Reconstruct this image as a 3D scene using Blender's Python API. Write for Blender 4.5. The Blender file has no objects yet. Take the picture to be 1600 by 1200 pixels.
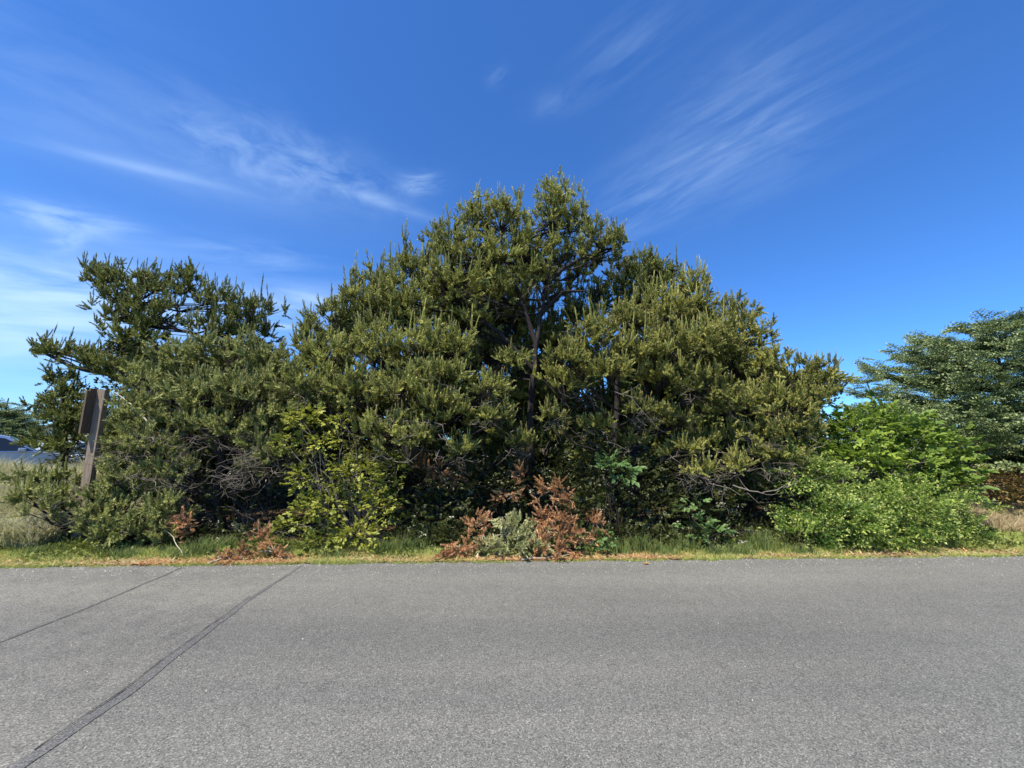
import bpy, math, random
import numpy as np
from mathutils import Vector

R = np.random.default_rng(11)
C = bpy.context.scene.collection
F, HZ, CAMZ = 614.0, 700.0, 1.6
PITCH = math.atan((HZ-600)/F)
cp, sp = math.cos(PITCH), math.sin(PITCH)

def at(px, py, Y):
    """photo direction -> world point in the plane at distance Y"""
    cx, cy = (px-800)/F, -(py-600)/F
    d = np.array([cx, cp-cy*sp, sp+cy*cp])
    return np.array([0, 0, CAMZ]) + d*(Y/d[1])

def gnd(px, py, z=0.0):
    cx, cy = (px-800)/F, -(py-600)/F
    d = np.array([cx, cp-cy*sp, sp+cy*cp])
    return np.array([0, 0, CAMZ]) + d*((z-CAMZ)/d[2])

def edge_y(x):
    return 5.955 + 0.0395*x

def sstep(a, b, x):
    t = np.clip((x-a)/(b-a), 0, 1)
    return t*t*(3-2*t)

def ground_z(x, y):
    x = np.asarray(x, float); y = np.asarray(y, float)
    e = edge_y(x)
    back = sstep(0.5, 4.0, y-e)
    z = 0.12*back
    z = z + 0.55*sstep(-7.0, -9.5, x)*sstep(0.7, 4.0, y-e)*(1-sstep(6, 12, y-e))
    z = z + 0.22*sstep(-7.0, -9.5, x)*sstep(6, 12, y-e)
    z = z + 0.30*sstep(7.3, 9.5, x)*sstep(0.8, 3.0, y-e)
    z = z + 0.03*np.sin(x*1.3+y*.7)*back + 0.025*np.sin(x*2.9-y*2.1)*back
    return z

# ------------------------------------------------------------------ materials
def new_mat(name):
    m = bpy.data.materials.new(name); m.use_nodes = True
    nt = m.node_tree; nt.nodes.clear()
    out = nt.nodes.new('ShaderNodeOutputMaterial')
    return m, nt, out

def N(nt, t, **kw):
    n = nt.nodes.new(t)
    for k, v in kw.items():
        if k.startswith('i_'):
            key = k[2:].replace('_', ' ')
            n.inputs[key].default_value = v
        else:
            setattr(n, k, v)
    return n

def mixc(nt, a, b, fac, blend='MIX'):
    n = nt.nodes.new('ShaderNodeMix'); n.data_type = 'RGBA'; n.blend_type = blend
    for sock, v in ((n.inputs[6], a), (n.inputs[7], b), (n.inputs[0], fac)):
        if hasattr(v, 'is_linked') or isinstance(v, bpy.types.NodeSocket): nt.links.new(v, sock)
        elif isinstance(v, (int, float)): sock.default_value = v
        else: sock.default_value = (*v, 1)
    return n.outputs[2]

def math_n(nt, op, a, b=None, clamp=False):
    n = nt.nodes.new('ShaderNodeMath'); n.operation = op; n.use_clamp = clamp
    for i, v in enumerate((a, b)):
        if v is None: continue
        if isinstance(v, bpy.types.NodeSocket): nt.links.new(v, n.inputs[i])
        else: n.inputs[i].default_value = v
    return n.outputs[0]

def ramp(nt, fac, stops, interp='LINEAR'):
    n = nt.nodes.new('ShaderNodeValToRGB'); nt.links.new(fac, n.inputs[0])
    cr = n.color_ramp; cr.interpolation = interp
    while len(cr.elements) < len(stops): cr.elements.new(0.5)
    for e, (p, c) in zip(cr.elements, stops):
        e.position = p
        e.color = (*c, 1) if len(c) == 3 else c
    return n.outputs[0]

def noise(nt, vec, scale, detail=4, rough=.5, dist=0):
    n = N(nt, 'ShaderNodeTexNoise', i_Scale=scale, i_Detail=detail, i_Roughness=rough, i_Distortion=dist)
    if vec is not None: nt.links.new(vec, n.inputs['Vector'])
    return n

def foliage_mat(name, a, b, tip, rough=.5, trans=.22, spec=.35):
    """leaf / needle colour: a..b by shoot, tip = young growth"""
    m, nt, out = new_mat(name)
    r = N(nt, 'ShaderNodeAttribute', attribute_name='rnd')
    t = N(nt, 'ShaderNodeAttribute', attribute_name='tip')
    col = mixc(nt, a, b, r.outputs['Fac'])
    col = mixc(nt, col, tip, t.outputs['Fac'])
    p = N(nt, 'ShaderNodeBsdfPrincipled', i_Roughness=rough)
    p.inputs['Specular IOR Level'].default_value = spec
    nt.links.new(col, p.inputs['Base Color'])
    tr = N(nt, 'ShaderNodeBsdfTranslucent'); nt.links.new(col, tr.inputs[0])
    mx = N(nt, 'ShaderNodeMixShader'); mx.inputs[0].default_value = trans
    nt.links.new(p.outputs[0], mx.inputs[1]); nt.links.new(tr.outputs[0], mx.inputs[2])
    nt.links.new(mx.outputs[0], out.inputs[0])
    return m

def simple_mat(name, a, b, scale=20, rough=.8, stretch=(1, 1, 1), spec=.3, metallic=0, bump=0, detail=5):
    m, nt, out = new_mat(name)
    tc = N(nt, 'ShaderNodeTexCoord')
    mp = N(nt, 'ShaderNodeMapping'); mp.inputs['Scale'].default_value = stretch
    nt.links.new(tc.outputs['Object'], mp.inputs[0])
    n = noise(nt, mp.outputs[0], scale, detail, .6)
    col = ramp(nt, n.outputs['Fac'], [(.32, a), (.68, b)])
    p = N(nt, 'ShaderNodeBsdfPrincipled', i_Roughness=rough, i_Metallic=metallic)
    p.inputs['Specular IOR Level'].default_value = spec
    nt.links.new(col, p.inputs['Base Color'])
    if bump:
        bm = N(nt, 'ShaderNodeBump', i_Strength=.6, i_Distance=bump)
        nt.links.new(n.outputs['Fac'], bm.inputs['Height']); nt.links.new(bm.outputs[0], p.inputs['Normal'])
    nt.links.new(p.outputs[0], out.inputs[0])
    return m

M = {}
M['pine_dark'] = foliage_mat('pine_needles_dark', (.07, .10, .024), (.25, .275, .06), (.48, .47, .14), trans=.10)
M['pine_mid'] = foliage_mat('pine_needles_mid', (.085, .115, .026), (.44, .45, .11), (.70, .66, .24), trans=.10)
M['pine_yellow'] = foliage_mat('pine_needles_yellow_green', (.095, .12, .026), (.44, .44, .105), (.70, .62, .22), trans=.10)
M['pine_grey'] = foliage_mat('pine_needles_grey_green', (.085, .115, .032), (.42, .44, .13), (.70, .68, .28), trans=.10)
M['pine_rust'] = foliage_mat('dead_pine_needles', (.28, .13, .055), (.66, .38, .18), (.72, .50, .30), trans=.15)
M['candle'] = simple_mat('pine_candle', (.26, .17, .09), (.42, .30, .18), 30)
M['bark'] = simple_mat('pine_bark', (.014, .011, .010), (.046, .037, .031), 9, .9, (1, 1, .3), bump=.02)
M['twig'] = simple_mat('dead_twig_bark', (.10, .082, .062), (.25, .22, .175), 12, .85)
M['pale_twig'] = simple_mat('pale_dead_wood', (.30, .27, .20), (.55, .50, .40), 12, .8)
M['yellow_leaf'] = foliage_mat('yellow_green_leaf', (.05, .10, .012), (.46, .48, .07), (.70, .62, .16), trans=.35)
M['bright_leaf'] = foliage_mat('bright_green_leaf', (.06, .14, .018), (.28, .39, .055), (.56, .60, .13), trans=.35)
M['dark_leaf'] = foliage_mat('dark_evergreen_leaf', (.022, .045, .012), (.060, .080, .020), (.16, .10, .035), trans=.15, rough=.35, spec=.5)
M['green_leaf'] = foliage_mat('fresh_green_leaf', (.05, .12, .03), (.13, .22, .06), (.28, .36, .14), trans=.3)
M['spruce'] = foliage_mat('spruce_needles', (.07, .115, .042), (.20, .25, .09), (.36, .42, .17), rough=.6, trans=.1)
M['spruce_young'] = foliage_mat('young_spruce_needles', (.045, .105, .014), (.19, .28, .042), (.56, .62, .16), rough=.5, trans=.3)
M['red_leaf'] = foliage_mat('reddish_leaf', (.13, .05, .03), (.24, .19, .05), (.30, .24, .07))
M['grass_green'] = foliage_mat('verge_grass_blade', (.22, .31, .05), (.48, .53, .14), (.66, .62, .28), trans=.3, rough=.6)
M['weed_leaf'] = foliage_mat('weed_leaf', (.07, .12, .025), (.26, .31, .06), (.45, .40, .14), trans=.25)
M['grass_tall'] = foliage_mat('tall_green_grass_blade', (.09, .16, .035), (.22, .27, .08), (.40, .38, .16), trans=.3)
M['grass_dry'] = foliage_mat('dry_dune_grass_blade', (.28, .29, .12), (.58, .55, .32), (.78, .70, .46), trans=.3, rough=.7)
M['straw'] = foliage_mat('straw_blade', (.30, .22, .10), (.52, .42, .24), (.60, .50, .32), trans=.2, rough=.7)

# ------------------------------------------------------------------ mesh building
def mesh_np(name, V, Fc, mats, midx=None, attrs=None, smooth=False):
    """V (n,3); Fc (m,k) all faces with k corners, or list of such arrays"""
    me = bpy.data.meshes.new(name)
    groups = Fc if isinstance(Fc, list) else [Fc]
    groups = [np.asarray(g, np.int32) for g in groups if len(g)]
    nl = sum(g.size for g in groups); nf = sum(len(g) for g in groups)
    me.vertices.add(len(V)); me.loops.add(nl); me.polygons.add(nf)
    me.vertices.foreach_set('co', np.asarray(V, np.float32).ravel())
    me.loops.foreach_set('vertex_index', np.concatenate([g.ravel() for g in groups]))
    st, s = [], 0
    for g in groups:
        st.append(s + np.arange(len(g))*g.shape[1]); s += g.size
    me.polygons.foreach_set('loop_start', np.concatenate(st).astype(np.int32))
    if midx is not None: me.polygons.foreach_set('material_index', np.asarray(midx, np.int32))
    for m in (mats if isinstance(mats, (list, tuple)) else [mats]): me.materials.append(m)
    if attrs:
        for k, a in attrs.items():
            at_ = me.attributes.new(k, 'FLOAT', 'POINT')
            at_.data.foreach_set('value', np.asarray(a, np.float32))
    me.update(calc_edges=True)
    if smooth: me.polygons.foreach_set('use_smooth', np.ones(nf, bool))
    return me

def link(name, me, parent=None):
    o = bpy.data.objects.new(name, me); C.objects.link(o)
    if parent: o.parent = parent
    return o

def tag(o, label, cat, group=None, kind=None):
    o['label'] = label; o['category'] = cat
    if group: o['group'] = group
    if kind: o['kind'] = kind
    return o

def thing(name, label, cat, loc=(0, 0, 0), group=None):
    o = bpy.data.objects.new(name, None); C.objects.link(o)
    o.location = tuple(float(v) for v in loc); o.empty_display_size = .3
    return tag(o, label, cat, group)

class Tubes:
    def __init__(s): s.V = []; s.Q = []; s.n = 0
    def add(s, pts, rad, sides=6):
        pts = np.asarray(pts, float); k = len(pts)
        rad = np.asarray(rad, float) if np.ndim(rad) else np.full(k, rad)
        t = np.gradient(pts, axis=0); t /= np.linalg.norm(t, axis=1)[:, None]+1e-9
        ref = np.array([0, 0, 1.]) if abs(t[0, 2]) < .9 else np.array([1., 0, 0])
        u = np.cross(t, ref); u /= np.linalg.norm(u, axis=1)[:, None]+1e-9
        v = np.cross(t, u)
        a = np.arange(sides)*2*math.pi/sides
        ring = pts[:, None, :] + rad[:, None, None]*(np.cos(a)[None, :, None]*u[:, None, :] + np.sin(a)[None, :, None]*v[:, None, :])
        s.V.append(ring.reshape(-1, 3))
        i = np.arange(k-1)[:, None]*sides; j = np.arange(sides)[None, :]; j2 = (j+1) % sides
        s.Q.append((np.stack([i+j, i+j2, i+sides+j2, i+sides+j], -1).reshape(-1, 4)) + s.n)
        s.n += k*sides
    def build(s, name, mat, parent, origin, smooth=True):
        if not s.V: return None
        V = np.concatenate(s.V) - np.asarray(origin)
        return link(name, mesh_np(name, V, np.concatenate(s.Q), mat, smooth=smooth), parent)

def curve(p0, p1, sag=0.15, n=5, jit=.04, up=0.3):
    p0 = np.asarray(p0, float); p1 = np.asarray(p1, float)
    t = np.linspace(0, 1, n)[:, None]
    L = np.linalg.norm(p1-p0)
    mid = (p0+p1)/2 + np.array([0, 0, -sag*L])
    P = (1-t)**2*p0 + 2*t*(1-t)*mid + t*t*p1
    P[1:-1] += R.normal(0, jit*L, (n-2, 3))
    return P

def rot_to(axes, roll=None):
    """rotation matrices taking z to each axis, with random roll"""
    n = len(axes); z = axes/np.linalg.norm(axes, axis=1)[:, None]
    ref = np.where(np.abs(z[:, 2:3]) < .95, np.array([[0, 0, 1.]]), np.array([[1., 0, 0]]))
    x = np.cross(ref, z); x /= np.linalg.norm(x, axis=1)[:, None]
    y = np.cross(z, x)
    if roll is None: roll = R.uniform(0, 2*math.pi, n)
    c, s = np.cos(roll)[:, None], np.sin(roll)[:, None]
    return np.stack([x*c+y*s, -x*s+y*c, z], -1)

def instance(tmpl_list, pos, axes, scale, rnd, roll=None, stretch=None):
    """copy triangle templates (V, T, tip) to positions; returns V, F, rnd, tip"""
    Rm = rot_to(axes, roll); n = len(pos)
    pick = R.integers(0, len(tmpl_list), n)
    VV, FF, RR, TT = [], [], [], []; off = 0
    for k, (tv, tf, tt) in enumerate(tmpl_list):
        idx = np.where(pick == k)[0]
        if not len(idx): continue
        sc = np.asarray(scale)[idx]
        if sc.ndim == 1: sc = np.repeat(sc[:, None], 3, 1)
        P = np.einsum('nij,nvj->nvi', Rm[idx], tv[None]*sc[:, None, :]) + pos[idx][:, None, :]
        VV.append(P.reshape(-1, 3))
        FF.append((tf[None] + (np.arange(len(idx))*len(tv))[:, None, None]).reshape(-1, 3) + off)
        RR.append(np.repeat(np.asarray(rnd)[idx], len(tv))); TT.append(np.tile(tt, len(idx)))
        off += len(tv)*len(idx)
    return np.concatenate(VV), np.concatenate(FF), np.concatenate(RR), np.concatenate(TT)

def needle_shoot(n=64, L=1.0, nl=.28, w=.072, spread=.72, tipf=.35):
    """bottle-brush pine shoot along z, unit length"""
    h = R.uniform(.02, 1, n)**.85; a = np.arange(n)*2.4 + R.normal(0, .3, n)
    el = R.normal(spread, .13, n) * (1-.6*h**3)
    d = np.stack([np.cos(a)*np.sin(el), np.sin(a)*np.sin(el), np.cos(el)], -1)
    base = np.stack([.02*np.cos(a), .02*np.sin(a), h*L], -1)
    side = np.stack([-np.sin(a), np.cos(a), R.normal(0, .5, n)], -1)
    side /= np.linalg.norm(side, axis=1)[:, None]
    ln = nl*R.uniform(.75, 1.2, n)*(1-.25*h)
    V = np.stack([base-side*w/2, base+side*w/2, base+d*ln[:, None]], 1).reshape(-1, 3)
    tip = np.repeat(np.clip((h-.72)*2.6, 0, 1)*tipf, 3).astype(float); tip[2::3] += .14
    return V, np.arange(3*n).reshape(-1, 3), tip

def candle_t():
    a = np.arange(4)*math.pi/2; r = .018
    b = np.stack([r*np.cos(a), r*np.sin(a), np.full(4, .95)], -1)
    t = np.stack([r*.8*np.cos(a), r*.8*np.sin(a), np.full(4, 1.22)], -1)
    V = np.concatenate([b, t, [[0, 0, 1.28]]])
    Fq = []
    for i in range(4):
        j = (i+1) % 4; Fq += [(i, j, 4+j), (i, 4+j, 4+i), (4+i, 4+j, 8)]
    return V, np.array(Fq), np.zeros(9)

SHOOTS = [needle_shoot() for _ in range(10)]
CANDLE = [candle_t()]

def spray(nt=9, nn=15, L=1.0, w=.034, nl=.10):
    """flat spruce spray: axis along z, side twigs in the x-z plane"""
    V, tip = [], []
    tw = [((0, 0, 0), (0, 0, 1), 1.0)]
    for i in range(nt):
        h = .12+.78*i/nt + R.normal(0, .02); s = 1 if i % 2 else -1
        tw.append(((0, 0, h), (s*.82, R.normal(0, .15)-.1, .6), (1-h)*.55+.14))
    for o, d, l in tw:
        o = np.array(o, float); d = np.array(d, float); d /= np.linalg.norm(d)
        m = max(5, int(nn*l*1.6)); f = np.linspace(.03, 1, m)
        a = np.arange(m)*2.4+R.uniform(0, 6)
        p1 = np.cross(d, [0, 1, 0]); p1 /= np.linalg.norm(p1); p2 = np.cross(d, p1)
        rad = np.cos(a)[:, None]*p1 + .75*np.sin(a)[:, None]*p2
        base = o + d*(f*l)[:, None]; base[:, 1] -= .12*(f*l)**2
        nd = rad*.8 + d*.6
        side = np.cross(nd, np.cross(nd, d)+R.normal(0, .3, (m, 3))); side /= np.linalg.norm(side, axis=1)[:, None]
        V.append(np.stack([base-side*w, base+side*w, base+nd*nl*R.uniform(.8, 1.2, m)[:, None]], 1).reshape(-1, 3))
        tip.append(np.repeat(np.clip((f-.6)*2.2, 0, 1)*.8, 3))
    V = np.concatenate(V); return V, np.arange(len(V)).reshape(-1, 3), np.concatenate(tip)
SPRAYS = [spray() for _ in range(6)]

def leaf(fold=.25, wide=.32, curl=.12):
    V = np.array([[0, 0, 0], [-wide, fold*wide, .4], [0, -curl*.3, .45], [wide, fold*wide, .4], [0, -curl, 1.0],
                  [-wide*.62, fold*.4-curl*.4, .76], [wide*.62, fold*.4-curl*.4, .76]], float)
    T = np.array([[0, 2, 1], [0, 3, 2], [1, 2, 5], [3, 6, 2], [2, 4, 5], [2, 6, 4]])
    return V, T, np.array([0, .15, 0, .15, .3, .2, .2])
LEAF = [leaf(), leaf(.45, .28, .2), leaf(.1, .36, .05)]
def leafset(k, l):
    """a spray of k leaflets on a short stalk"""
    V, T, A = [], [], []; n = 0
    for i in range(k):
        v, t, a = LEAF[i % 3]
        ang = R.uniform(-1.1, 1.1) if i else 0; h = i/k*.9
        ca, sa = math.cos(ang), math.sin(ang)
        v = v*l*R.uniform(.75, 1.15)
        v = np.stack([v[:, 0]*ca+v[:, 2]*sa, v[:, 1]+R.normal(0, .03), -v[:, 0]*sa+v[:, 2]*ca+(.9-h)*.8], -1)
        V.append(v); T.append(t+n); A.append(a); n += len(v)
    return np.concatenate(V), np.concatenate(T), np.concatenate(A)
LEAFS = [leafset(5, .55) for _ in range(6)]
SMALL = [leafset(8, .34) for _ in range(6)]

def lobe_world(l):
    px, py, Y, rx, rz = l[:5]
    s = Y
    c = at(px, py, Y)
    k = s/F*1.0
    ry = l[5] if len(l) > 5 else (rx+rz)/2*k*1.15
    return c, np.array([rx*k, ry, rz*k])*1.12

def sample_lobe(c, r, dens, low=.3, inner=.5):
    area = 4*math.pi*(((r[0]*r[1])**1.6+(r[0]*r[2])**1.6+(r[1]*r[2])**1.6)/3)**(1/1.6)
    n = max(6, int(area*dens))
    d = R.normal(0, 1, (int(n*2.2), 3)); d /= np.linalg.norm(d, axis=1)[:, None]
    keep = R.uniform(0, 1, len(d)) < np.where(d[:, 2] > -.15, 1, low)
    d = d[keep][:n]
    rad = 1-(1-inner)*R.uniform(0, 1, len(d))**1.5
    # uneven outline
    rad *= 1+.20*np.sin(d[:, 0]*7+c[0]*7)+.18*np.sin(d[:, 2]*8+c[2]*9+d[:, 1]*6)
    return c + d*r*rad[:, None], d

def tree_frame(name, label, cat, trunk_pts, r0, r1, group=None, bark='bark'):
    base = np.array(trunk_pts[0], float)
    base[2] = float(ground_z(base[0], base[1]))-.03
    t = thing(name, label, cat, base, group)
    P = np.array(trunk_pts, float); P[0] = base
    # densify with gentle kinks
    tt = np.linspace(0, len(P)-1, (len(P)-1)*4+1); i = np.minimum(tt.astype(int), len(P)-2); f = (tt-i)[:, None]
    Q = P[i]*(1-f)+P[i+1]*f
    Q[1:-1] += R.normal(0, .015, Q[1:-1].shape)
    tb = Tubes(); rr = np.linspace(r0, r1, len(Q)); rr[0] *= 1.35
    tb.add(Q, rr, 9); tb.build('trunk', M[bark], t, base)
    return t, base, Q

def attach(Q, c):
    """trunk point a limb to c starts from: below it"""
    d = np.linalg.norm(Q[:, :2]-c[:2], axis=1)
    z = c[2]-.55*d.min()-.25
    return Q[np.argmin(np.abs(Q[:, 2]-z))]

def pine(name, label, trunk_pts, lobes, mat, dens=16., size=.185, r0=.13, group='pines', candles=.3, forks=(), twigs=0, nsh=(5, 9), upk=.75, limb_r=.026, cat='pine tree'):
    t, base, Q = tree_frame(name, label, cat, trunk_pts, r0, .03, group)
    br = Tubes(); AX, PO, SC, RN = [], [], [], []
    for f in forks:
        P = np.array(f, float); br.add(P, np.linspace(r0*.55, .02, len(P)), 7)
        Q = np.concatenate([Q, P])
    for l in lobes:
        c, r = lobe_world(l); hub = c-np.array([0, 0, r[2]*.45])
        L = curve(attach(Q, c), hub, .1, 6)
        br.add(L, np.linspace(limb_r, .014, 6), 5)
        pos, d = sample_lobe(c, r, dens, .4, .3)
        tone = R.uniform(0, 1)
        k = len(pos)
        starts = L[np.clip(R.integers(2, 6, k), 0, 5)]
        subs = hub + (pos-hub)*R.uniform(.15, .4, (k, 1))
        for j in range(k):
            if j % 2 == 0:
                br.add(np.stack([starts[j], subs[j]*.6+pos[j]*.4+R.normal(0, .03, 3), pos[j]]), (.010, .007, .004), 3)
        ax = d*.6 + np.array([0, 0, upk]) + R.normal(0, .28, (k, 3))
        ax /= np.linalg.norm(ax, axis=1)[:, None]
        m = R.integers(nsh[0], nsh[1], k)
        idx = np.repeat(np.arange(k), m)
        sa = ax[idx] + R.normal(0, .48, (len(idx), 3)); sa[:, 2] += .15
        sl = size*R.uniform(.5, 1.2, len(idx))
        top = (R.uniform(0, 1, len(idx)) < .2) & (d[idx][:, 2] > .2)
        sl[top] *= R.uniform(1.4, 2.7 if l[1] < 560 else 1.6, top.sum()); sa[top] = sa[top]*.35+np.array([0, 0, 1])
        PO.append(pos[idx] + R.normal(0, .022, (len(idx), 3)) - ax[idx]*.05); AX.append(sa)
        wd = size*R.uniform(.85, 1.2, len(sl))*np.where(top, .8, 1.); SC.append(np.stack([wd, wd, sl], -1))
        RN.append(np.clip(tone*.35+np.repeat(R.uniform(0, .5, k), m)+R.normal(.06, .2, len(idx)), 0, 1))
    PO, AX, SC, RN = map(np.concatenate, (PO, AX, SC, RN))
    V, Fc, rn, tp = instance(SHOOTS, PO, AX, SC, RN)
    mi = np.zeros(len(Fc), int)
    if candles:
        s = (R.uniform(0, 1, len(PO)) < candles) & (AX[:, 2]/np.linalg.norm(AX, axis=1) > .6)
        AXc = AX[s]*.5; AXc[:, 2] += .5
        V2, F2, r2, t2 = instance(CANDLE, PO[s], AX[s], SC[s], RN[s])
        Fc = np.concatenate([Fc, F2+len(V)]); V = np.concatenate([V, V2]); rn = np.concatenate([rn, r2]); tp = np.concatenate([tp, t2])
        mi = np.concatenate([mi, np.ones(len(F2), int)])
    link('crown', mesh_np('crown', V-base, Fc, [M[mat], M['candle']], mi, {'rnd': rn, 'tip': tp}), t)
    nb = sum(len(q) for q in br.Q)
    if twigs:
        tw = br
        for i in range(twigs):
            lw = sorted(lobes, key=lambda q: -q[1])[:max(3, int(len(lobes)*.55))]
            c, r = lobe_world(lw[R.integers(0, len(lw))])
            p = c + R.normal(0, .5, 3)*r - np.array([0, 0, r[2]*1.1])
            if p[2] < .3: continue
            q = p + R.normal(0, 1, 3)*np.array([.3, .35, .15])
            q[0] = c[0]+np.clip(q[0]-c[0], -r[0], r[0])
            P = curve(p, q, R.uniform(-.2, .25), 6, .05)
            tw.add(P, np.linspace(.007, .002, 6), 3)
            for _ in range(3):
                a = P[R.integers(1, 5)]; tw.add(curve(a, a+R.normal(0, .17, 3), .1, 4, .05), (.004, .003, .002, .0015), 3)
    ob = br.build('branches', M['bark'], t, base)
    ob.data.materials.append(M['twig'])
    nq = len(ob.data.polygons); ob.data.polygons.foreach_set('material_index', (np.arange(nq) >= nb).astype(np.int32))
    return t

def shrub(name, label, base_xy, lobes, mat, leafs, dens=40., size=.09, cat='shrub', group=None, stems=14, horiz=.3, low=.6, inner=.35, stem_mat='twig', upk=.2):
    if leafs is not SPRAYS: dens, size = dens*1.9, size*1.5
    base = np.array([base_xy[0], base_xy[1], 0.]); base[2] = float(ground_z(*base_xy))-.02
    t = thing(name, label, cat, base, group)
    st = Tubes(); PO, AX, RN, SC, RL = [], [], [], [], []
    for l in lobes:
        c, r = lobe_world(l)
        pos, d = sample_lobe(c, r, dens, low, inner)
        g = ground_z(pos[:, 0], pos[:, 1]); ok = pos[:, 2] > g+.02; pos, d = pos[ok], d[ok]
        k = len(pos)
        if not k: continue
        for j in range(min(stems, k)):
            b0 = base + np.array([R.normal(0, .25), R.normal(0, .15), 0])
            st.add(curve(b0, pos[j], -.12, 6, .03), np.linspace(.011, .003, 6), 4)
        ax = d*.8 + np.array([0, -.25, upk]) + R.normal(0, .5, (k, 3)); ax[:, 2] *= horiz*2
        PO.append(pos); AX.append(ax); tone = R.uniform(-.2, .5)
        RN.append(np.clip(tone+R.uniform(0, .6, k), 0, 1)); SC.append(size*R.uniform(.7, 1.3, k))
    PO, AX, RN, SC = map(np.concatenate, (PO, AX, RN, SC))
    # roll so the leaf face looks up
    roll = R.normal(0, .7, len(PO)) + np.where(R.uniform(0, 1, len(PO)) < .0, math.pi, 0)
    V, Fc, rn, tp = instance(leafs, PO, AX, SC, RN, roll=roll)
    tp = tp*np.repeat(1, len(tp))
    link('foliage', mesh_np('foliage', V-base, Fc, M[mat], None, {'rnd': rn, 'tip': tp}), t)
    st.build('stems', M[stem_mat], t, base)
    return t

def spruce(name, label, base_xy, height, spread, nbr, mat, size=.4, group=None, seed_lean=0, bottom=.12, cat='spruce tree', top_pow=.8, per=16, rj=.2):
    base = np.array([base_xy[0], base_xy[1], 0.]); base[2] = float(ground_z(*base_xy))-.03
    top = base+np.array([seed_lean, 0, height])
    t, base, Q = tree_frame(name, label, cat, [base, (base+top)/2+R.normal(0, .05, 3), top], height*.022, .012, group)
    br = Tubes(); PO, AX, RN, SC = [], [], [], []
    for i in range(nbr):
        h = bottom+(1-bottom)*(i+R.uniform(0, 1))/nbr
        L = spread*max(.07, (1-h)**top_pow)*R.uniform(1-rj, 1+rj); a = i*2.4+R.normal(0, .3)
        p0 = Q[np.argmin(np.abs(Q[:, 2]-(base[2]+h*height)))]
        dv = np.array([math.cos(a), math.sin(a), R.uniform(-.05, .2)+.35*h])
        P = p0 + np.linspace(0, 1, 7)[:, None]*dv*L; P[:, 2] -= .12*L*np.sin(np.linspace(0, 3.14, 7)); P += R.normal(0, .02, P.shape)
        br.add(P, np.linspace(.028*L/spread+.008, .005, 7), 4)
        m = max(5, int(per*L/spread*1.6))
        f = R.uniform(.22, 1, m)**.8; i0 = np.minimum((f*6).astype(int), 5); ff = (f*6-i0)[:, None]
        pos = P[i0]*(1-ff)+P[i0+1]*ff
        side = np.array([-dv[1], dv[0], 0]); sgn = np.where(R.uniform(0, 1, m) < .5, -1, 1)[:, None]
        ax = dv*np.array([1, 1, .6])*.8 + side*sgn*R.uniform(.2, 1.0, (m, 1)) + R.normal(0, .15, (m, 3)) + np.array([0, 0, .08])
        pos = pos+ side*sgn*R.uniform(0, .14, (m, 1))*L + np.stack([np.zeros(m), np.zeros(m), R.normal(0, .05, m)], -1)
        PO.append(pos); AX.append(ax); RN.append(np.clip(R.uniform(0, .5)+R.uniform(0, .5, m), 0, 1)); SC.append(size*R.uniform(.6, 1.2, m))
    PO.append(top[None]-[[0, 0, .15]]); AX.append(np.array([[0, 0, 1.]])); RN.append([.5]); SC.append([size])
    PO, AX, RN, SC = map(np.concatenate, (PO, AX, RN, SC))
    V, Fc, rn, tp = instance(SPRAYS, PO, AX, SC, RN, roll=R.normal(0, .3, len(PO)))
    link('crown', mesh_np('crown', V-base, Fc, M[mat], None, {'rnd': rn, 'tip': tp}), t)
    br.build('branches', M['bark'], t, base)
    return t

def blades(name, pos, h, w, mat, label, cat, lean=.45, tipv=.6, parent=None, kind='stuff', group=None, curl=1.0):
    n = len(pos); a = R.uniform(0, 2*math.pi, n); fa = R.uniform(0, 2*math.pi, n)
    side = np.stack([np.cos(a), np.sin(a), np.zeros(n)], -1)*(w/2)[:, None]
    ln = np.stack([np.cos(fa), np.sin(fa), np.zeros(n)], -1)*(h*np.abs(R.normal(0, lean, n)))[:, None]
    up = np.array([0, 0, 1.])
    m1 = pos+ln*.3+up*(h*.5)[:, None]; tip = pos+ln*curl+up*(h*R.uniform(.75, 1, n))[:, None]
    V = np.stack([pos-side, pos+side, m1+side*.8, m1-side*.8, tip], 1).reshape(-1, 3)
    b = (np.arange(n)*5)[:, None]
    T = np.concatenate([b+[[0, 1, 2]], b+[[0, 2, 3]], b+[[3, 2, 4]]], 1).reshape(-1, 3)
    rn = np.repeat(R.uniform(0, 1, n), 5)
    tp = np.tile([.0, .0, .2, .2, 1], n)*np.repeat(R.uniform(0, 1, n), 5)*tipv
    o = link(name, mesh_np(name, V, T, M[mat], None, {'rnd': rn, 'tip': tp}), parent)
    if label: tag(o, label, cat, group, kind)
    return o

# ------------------------------------------------------------------ setting: ground, road
def grid(xs, ys, zf):
    X, Y = np.meshgrid(xs, ys); Z = zf(X, Y)
    V = np.stack([X, Y, Z], -1).reshape(-1, 3); nx = len(xs)
    i = (np.arange(len(ys)-1)[:, None]*nx+np.arange(nx-1)[None]).reshape(-1, 1)
    return V, np.concatenate([i, i+1, i+nx+1, i+nx], 1)

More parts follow.
